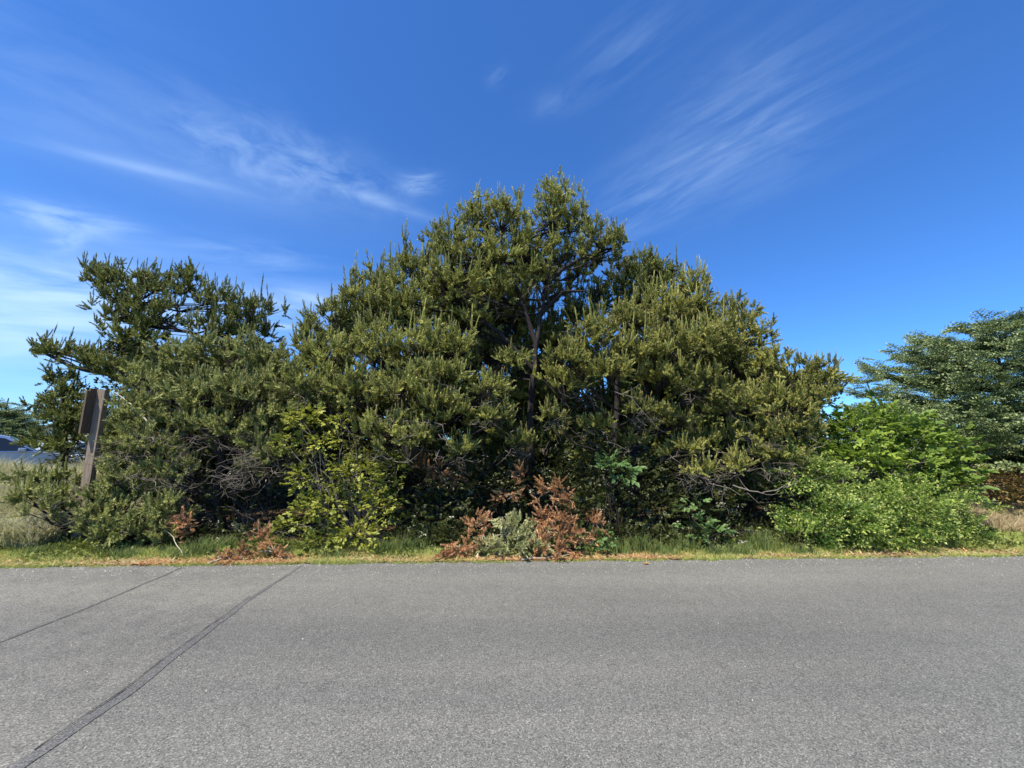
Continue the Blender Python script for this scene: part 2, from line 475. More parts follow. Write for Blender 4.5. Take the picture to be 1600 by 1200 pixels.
def ground_mat():
    m, nt, out = new_mat('ground_soil_and_litter')
    tc = N(nt, 'ShaderNodeTexCoord')
    n1 = noise(nt, tc.outputs['Object'], 1.1, 5, .6); n2 = noise(nt, tc.outputs['Object'], 28, 5, .7)
    n3 = noise(nt, tc.outputs['Object'], 160, 3, .7)
    c1 = ramp(nt, n2.outputs[0], [(.3, (.10, .075, .045)), (.5, (.19, .15, .085)), (.7, (.30, .25, .15))])
    c2 = ramp(nt, n2.outputs[0], [(.3, (.09, .115, .03)), (.5, (.19, .20, .06)), (.72, (.34, .31, .14))])
    c = mixc(nt, c1, c2, ramp(nt, n1.outputs[0], [(.4, (0, 0, 0)), (.6, (1, 1, 1))]))
    c = mixc(nt, c, ramp(nt, n3.outputs[0], [(.3, (.5, .5, .5)), (.7, (1, 1, 1))]), .6, 'MULTIPLY')
    # brown needle duff under the pines
    sx = N(nt, 'ShaderNodeSeparateXYZ'); nt.links.new(tc.outputs['Object'], sx.inputs[0])
    wob = math_n(nt, 'MULTIPLY', n1.outputs[0], 1.2)
    yy = math_n(nt, 'ADD', sx.outputs[1], wob)
    inx = math_n(nt, 'LESS_THAN', math_n(nt, 'ABSOLUTE', math_n(nt, 'ADD', sx.outputs[0], .6)), 7.0)
    iny = math_n(nt, 'MULTIPLY', math_n(nt, 'GREATER_THAN', yy, 7.5), math_n(nt, 'LESS_THAN', yy, 15.))
    duff = ramp(nt, n2.outputs[0], [(.3, (.035, .024, .016)), (.7, (.11, .07, .04))])
    c = mixc(nt, c, duff, math_n(nt, 'MULTIPLY', inx, iny))
    p = N(nt, 'ShaderNodeBsdfPrincipled', i_Roughness=.95); nt.links.new(c, p.inputs[0])
    p.inputs['Specular IOR Level'].default_value = .1
    b = N(nt, 'ShaderNodeBump', i_Strength=.8, i_Distance=.03); nt.links.new(n2.outputs[0], b.inputs['Height']); nt.links.new(b.outputs[0], p.inputs['Normal'])
    nt.links.new(p.outputs[0], out.inputs[0]); return m

def gaxis(lo, hi, step, far):
    near = np.arange(lo, hi+1e-6, step)
    g = np.cumsum(step*1.35**np.arange(1, 30)); g = g[g < far]
    return np.concatenate([lo-g[::-1], near, hi+g])
xs = gaxis(-24, 24, .3, 900); ys = gaxis(-2, 26, .3, 900)
V, Q4 = grid(xs, ys, lambda x, y: ground_z(x, y) - .10*(1-sstep(-.06, .06, y-edge_y(x))))
g = link('ground', mesh_np('ground', V, Q4, ground_mat(), smooth=True)); g['kind'] = 'structure'
g['label'] = 'sandy soil with short grass and needle litter'

# joints in the asphalt (photo points)
J1 = [(470, 886), (380, 945), (290, 1015), (200, 1085), (90, 1160), (-30, 1245)]
J2 = [(287, 887), (170, 938), (85, 972), (0, 1006), (-160, 1070)]

def asphalt_mat(name, base, patchy=1.0, speck=.45):
    m, nt, out = new_mat(name)
    tc = N(nt, 'ShaderNodeTexCoord'); o = tc.outputs['Object']
    big = noise(nt, o, .45, 4, .55, .3); med = noise(nt, o, 6, 5, .65)
    mp = N(nt, 'ShaderNodeMapping'); mp.inputs['Scale'].default_value = (.12, 1.5, 1); nt.links.new(o, mp.inputs[0])
    band = noise(nt, mp.outputs[0], 1.0, 3, .5)
    vo = N(nt, 'ShaderNodeTexVoronoi', i_Scale=150.); nt.links.new(o, vo.inputs['Vector'])
    gr = N(nt, 'ShaderNodeSeparateColor'); nt.links.new(vo.outputs['Color'], gr.inputs[0])
    grain = ramp(nt, gr.outputs[0], [(0, (.40, .40, .41)), (.25, (.78, .78, .78)), (.8, (1.14, 1.14, 1.12)), (1, (1.85, 1.82, 1.74))])
    fine = noise(nt, o, 420, 2, .6)
    b = base
    c = ramp(nt, big.outputs[0], [(.3, tuple(v*.93 for v in b)), (.7, tuple(v*1.07 for v in b))])
    c = mixc(nt, c, ramp(nt, med.outputs[0], [(.3, (.93,)*3), (.7, (1.06,)*3)]), 1.0, 'MULTIPLY')
    c = mixc(nt, c, ramp(nt, band.outputs[0], [(.35, (.90, .90, .91)), (.65, (1.07, 1.06, 1.04))]), patchy, 'MULTIPLY')
    sx = N(nt, 'ShaderNodeSeparateXYZ'); nt.links.new(o, sx.inputs[0])
    wy = math_n(nt, 'ADD', math_n(nt, 'SUBTRACT', sx.outputs[1], math_n(nt, 'MULTIPLY', sx.outputs[0], .0395)), math_n(nt, 'MULTIPLY', big.outputs[0], .7))
    wear = ramp(nt, math_n(nt, 'DIVIDE', wy, 7.0), [(.30, (1.06,)*3), (.42, (1.0,)*3), (.56, (.90, .90, .91)), (.66, (.93,)*3), (.76, (1.10, 1.09, 1.06)), (.92, (1.05, 1.05, 1.03)), (.97, (.93, .92, .90))])
    c = mixc(nt, c, wear, patchy, 'MULTIPLY')
    # the older slab left of the wide joint: paler and rougher
    g0, g1 = gnd(470, 886), gnd(90, 1160); tx, ty = g1[0]-g0[0], g1[1]-g0[1]; tl = math.hypot(tx, ty)
    sdist = math_n(nt, 'ADD', math_n(nt, 'ADD', math_n(nt, 'MULTIPLY', sx.outputs[0], -ty/tl), math_n(nt, 'MULTIPLY', sx.outputs[1], tx/tl)), (g0[0]*ty-g0[1]*tx)/tl)
    old = math_n(nt, 'LESS_THAN', sdist, 0.0)
    blot = noise(nt, o, 3.0, 6, .7)
    oc = ramp(nt, blot.outputs[0], [(.3, (.90, .89, .88)), (.5, (1.04, 1.03, 1.02)), (.7, (1.14, 1.12, 1.08))])
    c = mixc(nt, c, oc, math_n(nt, 'MULTIPLY', old, patchy), 'MULTIPLY')
    c = mixc(nt, c, grain, 1.0, 'MULTIPLY')
    c = mixc(nt, c, ramp(nt, fine.outputs[0], [(.3, (.75,)*3), (.7, (1.2,)*3)]), .8, 'MULTIPLY')
    # sparse pale stones worn bare
    v2 = N(nt, 'ShaderNodeTexVoronoi', i_Scale=26.); nt.links.new(o, v2.inputs['Vector'])
    s2 = N(nt, 'ShaderNodeSeparateColor'); nt.links.new(v2.outputs['Color'], s2.inputs[0])
    pick = math_n(nt, 'GREATER_THAN', s2.outputs[1], .95)
    near = math_n(nt, 'LESS_THAN', v2.outputs['Distance'], math_n(nt, 'MULTIPLY', s2.outputs[0], .15))
    c = mixc(nt, c, (.55, .53, .48), math_n(nt, 'MULTIPLY', math_n(nt, 'MULTIPLY', pick, near), speck))
    p = N(nt, 'ShaderNodeBsdfPrincipled', i_Roughness=.82); nt.links.new(c, p.inputs[0])
    p.inputs['Specular IOR Level'].default_value = .35
    bp = N(nt, 'ShaderNodeBump', i_Strength=.55, i_Distance=.004)
    hh = mixc(nt, gr.outputs[1], fine.outputs[0], .35)
    nt.links.new(hh, bp.inputs['Height']); nt.links.new(bp.outputs[0], p.inputs['Normal'])
    nt.links.new(p.outputs[0], out.inputs[0]); return m

M['asphalt'] = asphalt_mat('worn_asphalt', (.139, .139, .127))
M['asphalt_old'] = asphalt_mat('older_asphalt_patch', (.14, .135, .13), .5, .6)
M['seal'] = asphalt_mat('joint_sealer', (.104, .104, .102), .3, .2)
M['crack'] = simple_mat('open_crack', (.012, .012, .012), (.03, .03, .03), 30)

rx = np.concatenate([np.linspace(-80, -12, 12), np.arange(-11.9, 12, .06), np.linspace(12, 80, 12)])
wig = .025*np.sin(rx*2.1)+.018*np.sin(rx*5.7+1)+.010*np.sin(rx*17)+np.convolve(R.normal(0, .022, len(rx)), [.2, .6, .2], 'same')
ey = edge_y(rx)+wig
V = np.concatenate([np.stack([rx, ey-11+0*rx, np.full_like(rx, .012)], -1), np.stack([rx, ey-.12, np.full_like(rx, .012)], -1),
                    np.stack([rx, ey, np.full_like(rx, .004)], -1), np.stack([rx, ey+.02, np.full_like(rx, -.06)], -1)])
n = len(rx); i = np.arange(n-1)[:, None]
Q4 = np.concatenate([np.concatenate([i+k*n, i+1+k*n, i+1+(k+1)*n, i+(k+1)*n], 1) for k in range(3)])
ro = link('road', mesh_np('road', V, Q4, M['asphalt'], smooth=True)); ro['kind'] = 'structure'; ro['label'] = 'grey asphalt road'

def ribbon(pts, wa, wb, z, jit=.0, step=.04, side=0):
    P = np.array([gnd(*p)[:2] for p in pts]); seg = np.linalg.norm(np.diff(P, axis=0), axis=1); s = np.concatenate([[0], np.cumsum(seg)])
    q = np.arange(0, s[-1], step); X = np.interp(q, s, P[:, 0]); Y = np.interp(q, s, P[:, 1])
    ok = Y < edge_y(X)-.13; X, Y = X[ok], Y[ok]
    T = np.stack([np.gradient(X), np.gradient(Y)], -1); T /= np.linalg.norm(T, axis=1)[:, None]; Nn = np.stack([-T[:, 1], T[:, 0]], -1)
    w = np.linspace(wa, wb, len(X)); f = lambda: jit*w*np.convolve(R.normal(0, 1, len(X)), [.25, .5, .25], 'same')
    wav = (.006*np.sin(Y*5)+.004*np.sin(Y*11))[:, None]*Nn
    A = np.stack([X, Y], -1)+Nn*(w/2+side*w/wb+f())[:, None]+wav; B = np.stack([X, Y], -1)-Nn*(w/2-side*w/wb+f())[:, None]+wav
    V = np.concatenate([np.c_[A, np.full(len(A), z)], np.c_[B, np.full(len(B), z)]]); k = len(A); i = np.arange(k-1)[:, None]
    return V, np.concatenate([i+k, i+k+1, i+1, i], 1)
for nm, J, wa, wb, z, mt, lb in (('road_joint', J1, .035, .085, .016, 'seal', 'wide dark sealed joint across the asphalt'),
                            ('road_joint', J2, .022, .034, .016, 'seal', 'faint narrow joint across the asphalt, nearer the post')):
    V, Q4 = ribbon(J, wa, wb, z, .05)
    o = link(nm, mesh_np(nm, V, Q4, M[mt])); o['kind'] = 'structure'; o['label'] = lb
V, Q4 = ribbon([(395, 934), (330, 982), (290, 1013), (240, 1050), (195, 1085), (90, 1158), (60, 1180)], .006, .007, .020, .30, .03, -.034)
o = link('road_crack', mesh_np('road_crack', V, Q4, M['crack'])); o['kind'] = 'structure'; o['label'] = 'thin black crack along the wide joint'

# ------------------------------------------------------------------ pines
A = at
main_tr = [A(822, 850, 8.6), A(826, 740, 8.6), A(832, 620, 8.6), A(840, 520, 8.7), A(850, 465, 8.7)]
pine('pine_tree', 'tallest pine, forked dark trunk, its tip the highest of all',
     main_tr, [(870, 305, 8.8, 30, 26), (862, 345, 8.8, 38, 34), (785, 345, 8.7, 42, 36), (738, 345, 8.7, 24, 36), (900, 350, 8.9, 30, 26),
      (702, 385, 8.6, 42, 34), (650, 425, 8.5, 42, 34), (760, 405, 8.5, 52, 36), (825, 395, 8.7, 46, 34), (880, 400, 8.9, 38, 24),
      (930, 372, 8.6, 22, 26), (966, 378, 8.5, 24, 18), (940, 402, 8.7, 34, 16), (700, 455, 8.3, 60, 34), (780, 460, 8.6, 50, 22),
      (600, 445, 8.2, 34, 34), (905, 425, 9.0, 26, 14), (800, 500, 9.4, 40, 22), (760, 550, 9.5, 40, 20), (812, 565, 9.6, 36, 20), (868, 540, 9.7, 30, 24), (880, 450, 9.6, 30, 18), (795, 620, 9.7, 40, 22), (850, 620, 9.7, 36, 24), (800, 680, 9.7, 40, 22), (870, 690, 9.7, 36, 22), (835, 430, 8.4, 28, 20), (735, 505, 8.6, 40, 22)],
     'pine_mid', r0=.115,
     forks=[[A(850, 465, 8.7), A(858, 440, 8.7), A(880, 420, 8.7), A(905, 405, 8.7), A(940, 392, 8.6), A(965, 385, 8.6)],
            [A(848, 470, 8.7), A(856, 430, 8.75), A(862, 385, 8.8), A(868, 320, 8.8)],
            [A(838, 540, 8.7), A(815, 470, 8.6), A(790, 410, 8.6), A(780, 360, 8.6)],
            [A(835, 580, 8.6), A(780, 520, 8.5), A(710, 470, 8.4), A(640, 430, 8.4)],
            [A(845, 490, 8.7), A(880, 455, 8.8), A(915, 455, 8.8)]], twigs=160)
pine('pine_tree', 'broad pine sloping down left of the tallest pine, low boughs above the yellow-leaved shrub',
     [A(640, 850, 8.0), A(638, 700, 8.0), A(625, 600, 8.0), A(600, 500, 8.1)],
     [(487, 520, 8.0, 20, 26), (478, 552, 7.8, 30, 24), (525, 505, 8.0, 24, 34), (552, 468, 8.1, 22, 36), (585, 480, 8.1, 36, 36),
      (640, 480, 8.0, 42, 36), (520, 560, 7.6, 46, 34), (590, 545, 7.6, 50, 36), (660, 545, 7.6, 48, 36), (715, 540, 7.8, 34, 24),
      (480, 605, 7.3, 46, 32), (560, 615, 7.2, 50, 34), (630, 615, 7.1, 50, 32), (600, 670, 6.9, 46, 24), (690, 640, 7.2, 48, 26),
      (670, 590, 7.3, 46, 26), (655, 682, 6.9, 34, 16), (760, 605, 7.5, 38, 15), (770, 648, 7.4, 36, 14), (725, 700, 7.3, 28, 12), (815, 690, 7.9, 26, 12), (800, 560, 8.1, 26, 13), (700, 588, 7.4, 30, 18)],
     'pine_mid', r0=.12, twigs=110)
pine('pine_tree', 'yellow-green pine right of the forked trunk, widest of the sunlit crowns',
     [A(985, 850, 8.0), A(990, 720, 8.0), A(1010, 600, 8.0), A(1030, 480, 8.1)],
     [(1078, 448, 8.2, 26, 26), (1090, 480, 8.0, 34, 28), (1040, 490, 7.8, 42, 30), (985, 500, 7.6, 42, 30), (930, 530, 7.3, 42, 28),
      (888, 562, 7.2, 36, 24), (1000, 550, 7.3, 48, 30), (1060, 545, 7.4, 46, 34), (950, 580, 7.2, 42, 18), (1110, 530, 7.8, 36, 34),
      (1040, 590, 7.4, 50, 18), (868, 652, 7.2, 24, 11), (865, 590, 7.7, 28, 16), (1000, 640, 7.3, 36, 14), (1060, 700, 7.5, 32, 11), (990, 690, 7.9, 28, 11), (900, 600, 7.4, 30, 12), (930, 665, 7.7, 28, 11), (1060, 655, 7.6, 34, 13),
      (1105, 600, 7.4, 36, 20), (1000, 740, 8.3, 34, 13), (1060, 765, 8.3, 34, 13), (950, 775, 8.3, 30, 11), (920, 715, 8.2, 30, 11)],
     'pine_yellow', r0=.12, twigs=120)
pine('pine_tree', 'dark spiky-topped pine between the forked trunk and the yellow-green pine',
     [A(960, 850, 9.6), A(962, 640, 9.6), A(975, 480, 9.6)],
     [(1015, 425, 9.4, 38, 28), (975, 435, 9.3, 34, 26), (940, 465, 9.3, 36, 26), (1000, 465, 9.2, 44, 26), (920, 500, 9.3, 34, 24), (1040, 440, 9.4, 24, 26), (895, 490, 9.5, 20, 26)],
     'pine_dark', r0=.11, twigs=40)
pine('pine_tree', 'olive brown-tipped pine at the right end of the pines, beside the bright green shrub',
     [A(1170, 850, 8.2), A(1172, 740, 8.2), A(1180, 640, 8.2), A(1190, 560, 8.2)],
     [(1155, 495, 8.4, 34, 28), (1170, 530, 8.2, 30, 26), (1135, 560, 8.0, 34, 30), (1185, 575, 7.9, 36, 26), (1230, 590, 8.0, 36, 28),
      (1275, 588, 8.1, 24, 28), (1300, 605, 8.2, 18, 24), (1265, 630, 7.9, 36, 26), (1200, 630, 7.6, 46, 28), (1140, 630, 7.4, 46, 24),
      (1240, 670, 7.6, 40, 22), (1175, 680, 7.5, 40, 16), (1110, 690, 7.7, 36, 13), (1215, 712, 7.3, 34, 14), (1160, 725, 7.2, 34, 12), (1090, 735, 7.2, 26, 12), (1190, 755, 7.9, 30, 10), (1130, 775, 8.0, 32, 11), (1240, 735, 7.3, 24, 10)],
     'pine_yellow', r0=.10, twigs=130)
pine('pine_tree', 'flat-topped wide pine with one long bough reaching left above the wooden post',
     [A(300, 850, 8.4), A(295, 720, 8.4), A(280, 620, 8.4), A(262, 540, 8.5)],
     [(155, 432, 8.5, 22, 20), (185, 450, 8.5, 34, 26), (235, 448, 8.5, 38, 24), (290, 448, 8.5, 28, 26), (185, 490, 8.4, 40, 22), (240, 495, 8.4, 46, 28),
      (345, 475, 8.6, 32, 24), (395, 490, 8.6, 34, 26), (405, 525, 8.5, 26, 22), (340, 515, 8.4, 44, 24), (215, 530, 8.3, 40, 20),
      (62, 540, 7.9, 18, 12), (90, 552, 7.9, 24, 14), (125, 562, 7.9, 28, 16), (162, 572, 7.9, 34, 16), (200, 580, 7.9, 34, 20)],
     'pine_dark', r0=.14, twigs=0,
     forks=[[A(290, 680, 8.3), A(240, 610, 8.1), A(170, 585, 7.95), A(110, 572, 7.9), A(62, 548, 7.9)],
            [A(280, 620, 8.4), A(330, 560, 8.5), A(380, 520, 8.6)],
            [A(270, 570, 8.4), A(225, 520, 8.4), A(180, 470, 8.5)]])
pine('pine_tree', 'grey-green rounded pine in front of the flat-topped one, bare twigs showing in its lower half',
     [A(340, 850, 7.5), A(345, 740, 7.5), A(345, 640, 7.5), A(350, 580, 7.5)],
     [(300, 560, 7.6, 48, 30), (370, 560, 7.6, 46, 30), (420, 575, 7.6, 34, 34), (250, 600, 7.4, 46, 28), (320, 615, 7.2, 56, 32), (395, 620, 7.2, 50, 32),
      (230, 650, 7.1, 46, 28), (290, 665, 7.0, 46, 22), (430, 650, 7.2, 30, 32), (350, 665, 7.0, 46, 16), (245, 700, 6.9, 40, 22), (400, 690, 7.0, 30, 12),
      (215, 690, 7.1, 26, 24), (430, 710, 6.9, 30, 14), (270, 735, 6.9, 30, 12), (380, 735, 7.0, 24, 9)],
     'pine_grey', r0=.10, twigs=240)
pine('pine_tree', 'small upright pine just left of the wooden post, sky behind its thin top',
     [A(100, 800, 8.0), A(102, 700, 8.0), A(100, 600, 8.0)],
     [(98, 595, 8.0, 22, 18), (105, 622, 7.9, 28, 16), (85, 650, 7.8, 28, 20), (115, 655, 7.8, 30, 22), (100, 690, 7.7, 36, 18)],
     'pine_dark', r0=.06, twigs=0)
pine('pine_bush', 'low sprawling pine boughs spread around the foot of the wooden post',
     [A(150, 850, 7.2), A(150, 800, 7.2), A(140, 750, 7.2)],
     [(55, 745, 6.8, 22, 12), (95, 750, 6.9, 26, 12), (50, 778, 6.7, 22, 12), (90, 782, 6.6, 28, 14), (160, 768, 6.9, 28, 14), (70, 803, 6.5, 20, 8),
      (170, 800, 6.6, 36, 22), (200, 760, 6.8, 40, 26), (210, 825, 6.5, 40, 20), (165, 840, 6.4, 34, 12), (245, 800, 6.7, 34, 22), (200, 730, 7.0, 30, 18), (255, 840, 6.5, 24, 12)],
     'pine_grey', r0=.05, dens=17., candles=.1, twigs=60, group='pines', limb_r=.02, cat='pine bush')
# second row, seen only through gaps
pine('pine_tree', 'shaded pine standing behind the tallest pine, seen through its lower boughs',
     [A(730, 800, 11.2), A(735, 640, 11.2), A(750, 540, 10.8)],
     [(560, 530, 10.2, 44, 30), (620, 490, 10.2, 44, 34), (500, 575, 10.2, 40, 26), (690, 450, 10.2, 50, 30), (760, 440, 10.2, 50, 34), (830, 430, 10.2, 40, 24), (700, 510, 10.2, 50, 30), (760, 510, 10.2, 46, 34), (815, 500, 10.2, 36, 34), (780, 560, 10.2, 56, 30), (700, 560, 10.2, 50, 30), (860, 540, 10.2, 40, 34), (910, 575, 10.2, 50, 30), (850, 600, 10.0, 50, 30), (640, 600, 11, 60, 40), (720, 640, 11, 70, 50), (800, 650, 11, 60, 40), (560, 650, 11, 60, 50), (870, 660, 11, 60, 50), (700, 590, 11.3, 50, 26), (650, 700, 10.6, 80, 40), (800, 710, 10.6, 80, 30)],
     'pine_dark', r0=.12, dens=15, size=.28, twigs=30, candles=0)
pine('pine_tree', 'shaded pine at the back between the yellow-green pine and the olive one',
     [A(1060, 800, 11.2), A(1060, 640, 11.2), A(1060, 560, 11.2)],
     [(1000, 500, 10.2, 44, 26), (1070, 510, 10.2, 44, 30), (1130, 560, 10.2, 44, 30), (1190, 590, 10.2, 40, 24), (1240, 615, 10.2, 34, 20), (1000, 570, 10.4, 50, 36), (1080, 580, 10.4, 50, 36), (980, 640, 11, 60, 50), (1050, 620, 11, 60, 60), (1130, 640, 11, 60, 50), (1210, 660, 11, 50, 40), (940, 700, 10.6, 70, 40), (1080, 700, 10.6, 80, 40), (1200, 710, 10.6, 60, 40)],
     'pine_dark', r0=.12, dens=15, size=.28, twigs=30, candles=0)
pine('pine_tree', 'shaded pine at the back of the two left-hand pines',
     [A(380, 800, 10.8), A(380, 680, 10.8), A(380, 600, 10.8)],
     [(300, 590, 10.4, 44, 26), (380, 570, 10.4, 44, 26), (430, 590, 10.4, 30, 26), (220, 560, 10.4, 40, 20), (300, 640, 10.6, 60, 40), (380, 640, 10.6, 60, 50), (460, 640, 10.6, 50, 40), (240, 690, 10.6, 60, 40), (340, 710, 10.4, 80, 40), (460, 700, 10.4, 70, 40)],
     'pine_dark', r0=.12, dens=15, size=.28, twigs=30, candles=0)

# ------------------------------------------------------------------ shrubs
shrub('leafy_shrub', 'yellow-leaved shrub spilling from under the broad pine to the grass verge', (-2.6, 6.9),
      [(475, 655, 6.75, 26, 16), (448, 692, 6.7, 20, 13), (505, 692, 6.75, 22, 12), (530, 660, 6.8, 14, 8), (472, 750, 6.75, 18, 24), (515, 790, 6.65, 26, 28), (555, 740, 6.9, 34, 26),
       (595, 790, 6.9, 28, 30), (478, 800, 6.55, 20, 22), (500, 848, 6.35, 28, 15), (560, 838, 6.5, 32, 18), (440, 825, 6.45, 16, 14), (615, 730, 7.1, 24, 18)],
      'yellow_leaf', LEAFS, 62, .070, stems=4)
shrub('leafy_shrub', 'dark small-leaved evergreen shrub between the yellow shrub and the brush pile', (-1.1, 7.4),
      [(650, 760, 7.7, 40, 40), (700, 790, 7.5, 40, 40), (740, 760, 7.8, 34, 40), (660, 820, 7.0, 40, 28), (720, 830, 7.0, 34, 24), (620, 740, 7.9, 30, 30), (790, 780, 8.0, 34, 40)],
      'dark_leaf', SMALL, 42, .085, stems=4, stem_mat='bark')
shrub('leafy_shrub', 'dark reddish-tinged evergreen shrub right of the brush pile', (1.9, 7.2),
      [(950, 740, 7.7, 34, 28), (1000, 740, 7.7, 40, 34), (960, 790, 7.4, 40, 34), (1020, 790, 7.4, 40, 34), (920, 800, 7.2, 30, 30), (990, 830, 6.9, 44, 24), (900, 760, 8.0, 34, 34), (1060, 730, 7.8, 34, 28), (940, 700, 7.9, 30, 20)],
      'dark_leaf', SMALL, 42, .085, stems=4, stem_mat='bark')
shrub('leafy_shrub', 'deeply shaded shrub under the olive pine', (3.9, 7.7),
      [(1120, 780, 7.9, 44, 40), (1180, 790, 7.9, 40, 40), (1080, 800, 7.5, 36, 36), (1230, 770, 8.0, 36, 34), (1150, 830, 7.4, 50, 26)],
      'dark_leaf', SMALL, 36, .085, stems=4, stem_mat='bark')
shrub('leafy_shrub', 'low dark undergrowth along the verge from the reddish shrub to the young spruces', (2.9, 7.0),
      [(x, 838+((x//40) % 3)*3, 6.75+.1*((x//40) % 2), 30, 15) for x in range(930, 1240, 40)], 'dark_leaf', SMALL, 40, .085, stems=3, stem_mat='bark')
shrub('leafy_shrub', 'low dark undergrowth along the verge right of the yellow-leaved shrub', (-1.3, 6.9),
      [(x, 838, 6.7, 26, 14) for x in range(635, 780, 36)], 'dark_leaf', SMALL, 40, .085, stems=3, stem_mat='bark')
shrub('leafy_shrub', 'low dark undergrowth at the foot of the grey-green pine', (-4.9, 7.1),
      [(x, 836, 6.9, 26, 13) for x in range(290, 450, 36)], 'dark_leaf', SMALL, 34, .085, stems=3, stem_mat='bark')
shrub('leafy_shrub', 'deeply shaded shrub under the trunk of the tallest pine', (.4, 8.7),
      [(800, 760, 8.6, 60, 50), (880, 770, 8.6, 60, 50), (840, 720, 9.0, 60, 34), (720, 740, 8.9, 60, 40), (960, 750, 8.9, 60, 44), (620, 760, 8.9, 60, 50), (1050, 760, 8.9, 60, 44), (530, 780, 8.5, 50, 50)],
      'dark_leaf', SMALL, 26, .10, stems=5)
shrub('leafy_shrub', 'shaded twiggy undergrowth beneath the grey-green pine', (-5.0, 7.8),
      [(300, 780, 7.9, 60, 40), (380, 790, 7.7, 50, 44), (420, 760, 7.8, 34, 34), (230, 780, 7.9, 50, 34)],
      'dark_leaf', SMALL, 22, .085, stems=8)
shrub('leafy_shrub', 'fresh green arching plant with pointed leaves at the verge under the olive pine', (3.1, 6.65),
      [(1095, 825, 6.6, 20, 22), (1115, 840, 6.5, 20, 14), (1080, 797, 6.7, 16, 14)], 'green_leaf', LEAFS, 14, .10, stems=2, stem_mat='bark')
shrub('leafy_shrub', 'bright green leaf sprig showing in the dark right of the trunk', (1.6, 6.9),
      [(955, 722, 6.9, 18, 8), (975, 735, 6.9, 16, 10)], 'green_leaf', LEAFS, 30, .11, stems=2, stem_mat='bark')
shrub('leafy_shrub', 'pale green leafy clump at the verge beside the dead brown boughs', (1.1, 6.4),
      [(915, 850, 6.25, 22, 13), (940, 842, 6.3, 14, 10)], 'green_leaf', LEAFS, 32, .075, stems=2, stem_mat='bark')
shrub('leafy_shrub', 'bright yellow-green broadleaf shrub, tall and rounded, in front of the far spruce', (6.0, 7.9),
      [(1330, 680, 7.9, 40, 30), (1385, 670, 7.9, 38, 34), (1420, 690, 7.9, 38, 34), (1460, 710, 7.8, 38, 34), (1350, 720, 7.6, 40, 26), (1420, 735, 7.6, 40, 28), (1475, 750, 7.6, 30, 30), (1300, 715, 7.9, 30, 24), (1305, 670, 8.2, 24, 20)],
      'bright_leaf', LEAFS, 32, .115, stems=10)
def spray_bush(label, lobes, base_xy, mat='spruce_young', dens=25, size=.36):
    return shrub('young_spruce', label, base_xy, lobes, mat, SPRAYS, dens, size, 'young spruce', 'young spruces', stems=8, horiz=.4, stem_mat='bark', upk=.15)
spray_bush('low young spruce with pale new tips, closest to the road under the bright shrub',
           [(1275, 800, 6.8, 34, 16), (1255, 838, 6.65, 30, 12), (1315, 812, 6.75, 32, 20), (1350, 835, 6.65, 28, 14)], (4.9, 6.8))
spray_bush('middle young spruce with drooping green sprays below the bright shrub',
           [(1290, 745, 7.3, 32, 16), (1360, 785, 7.1, 40, 18), (1420, 808, 6.9, 36, 20), (1405, 838, 6.75, 30, 13), (1250, 735, 7.3, 22, 14), (1440, 780, 7.2, 36, 18), (1300, 775, 7.2, 30, 13)], (5.9, 7.3))
spray_bush('feathery green young spruce at the right edge of the thicket by the dry grass',
           [(1480, 795, 7.3, 28, 24), (1500, 825, 7.1, 26, 20), (1460, 838, 7.0, 26, 14)], (7.6, 7.4), dens=44, size=.24)

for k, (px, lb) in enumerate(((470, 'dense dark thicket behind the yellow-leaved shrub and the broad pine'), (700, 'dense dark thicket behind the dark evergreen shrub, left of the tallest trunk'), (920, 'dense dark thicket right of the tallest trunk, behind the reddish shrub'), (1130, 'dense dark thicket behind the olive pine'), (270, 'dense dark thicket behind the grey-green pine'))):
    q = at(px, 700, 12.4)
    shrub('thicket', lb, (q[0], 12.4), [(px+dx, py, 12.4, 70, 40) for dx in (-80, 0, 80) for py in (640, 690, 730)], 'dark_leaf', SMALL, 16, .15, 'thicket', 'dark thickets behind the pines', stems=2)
# right-hand spruces and low growth
p = gnd(1540, 790); 
spruce('spruce_tree', 'large blue-green spruce with level boughs at the right edge of the picture', (13.5, 10.6), 4.5, 3.45, 165, 'spruce', .46, top_pow=.5, per=36, rj=.32, group='spruces')
spruce('spruce_tree', 'smaller spruce rising behind the bright shrub, left of the large blue-green spruce', (9.9, 10.8), 3.0, 1.5, 60, 'spruce', .34, per=16, group='spruces')
spruce('spruce_tree', 'spindly green spruce whose thin top shows over the olive pine', (7.0, 10.9), 3.95, 1.3, 46, 'spruce', .34, per=12, group='spruces')
shrub('leafy_shrub', 'low red and brown shrub at the foot of the large spruce', (9.9, 9.0),
      [(1530, 755, 8.8, 26, 16), (1570, 760, 8.8, 34, 18), (1620, 755, 8.8, 34, 20), (1590, 775, 8.4, 34, 12), (1660, 765, 8.6, 30, 18)], 'red_leaf', SMALL, 30, .10, stems=6)

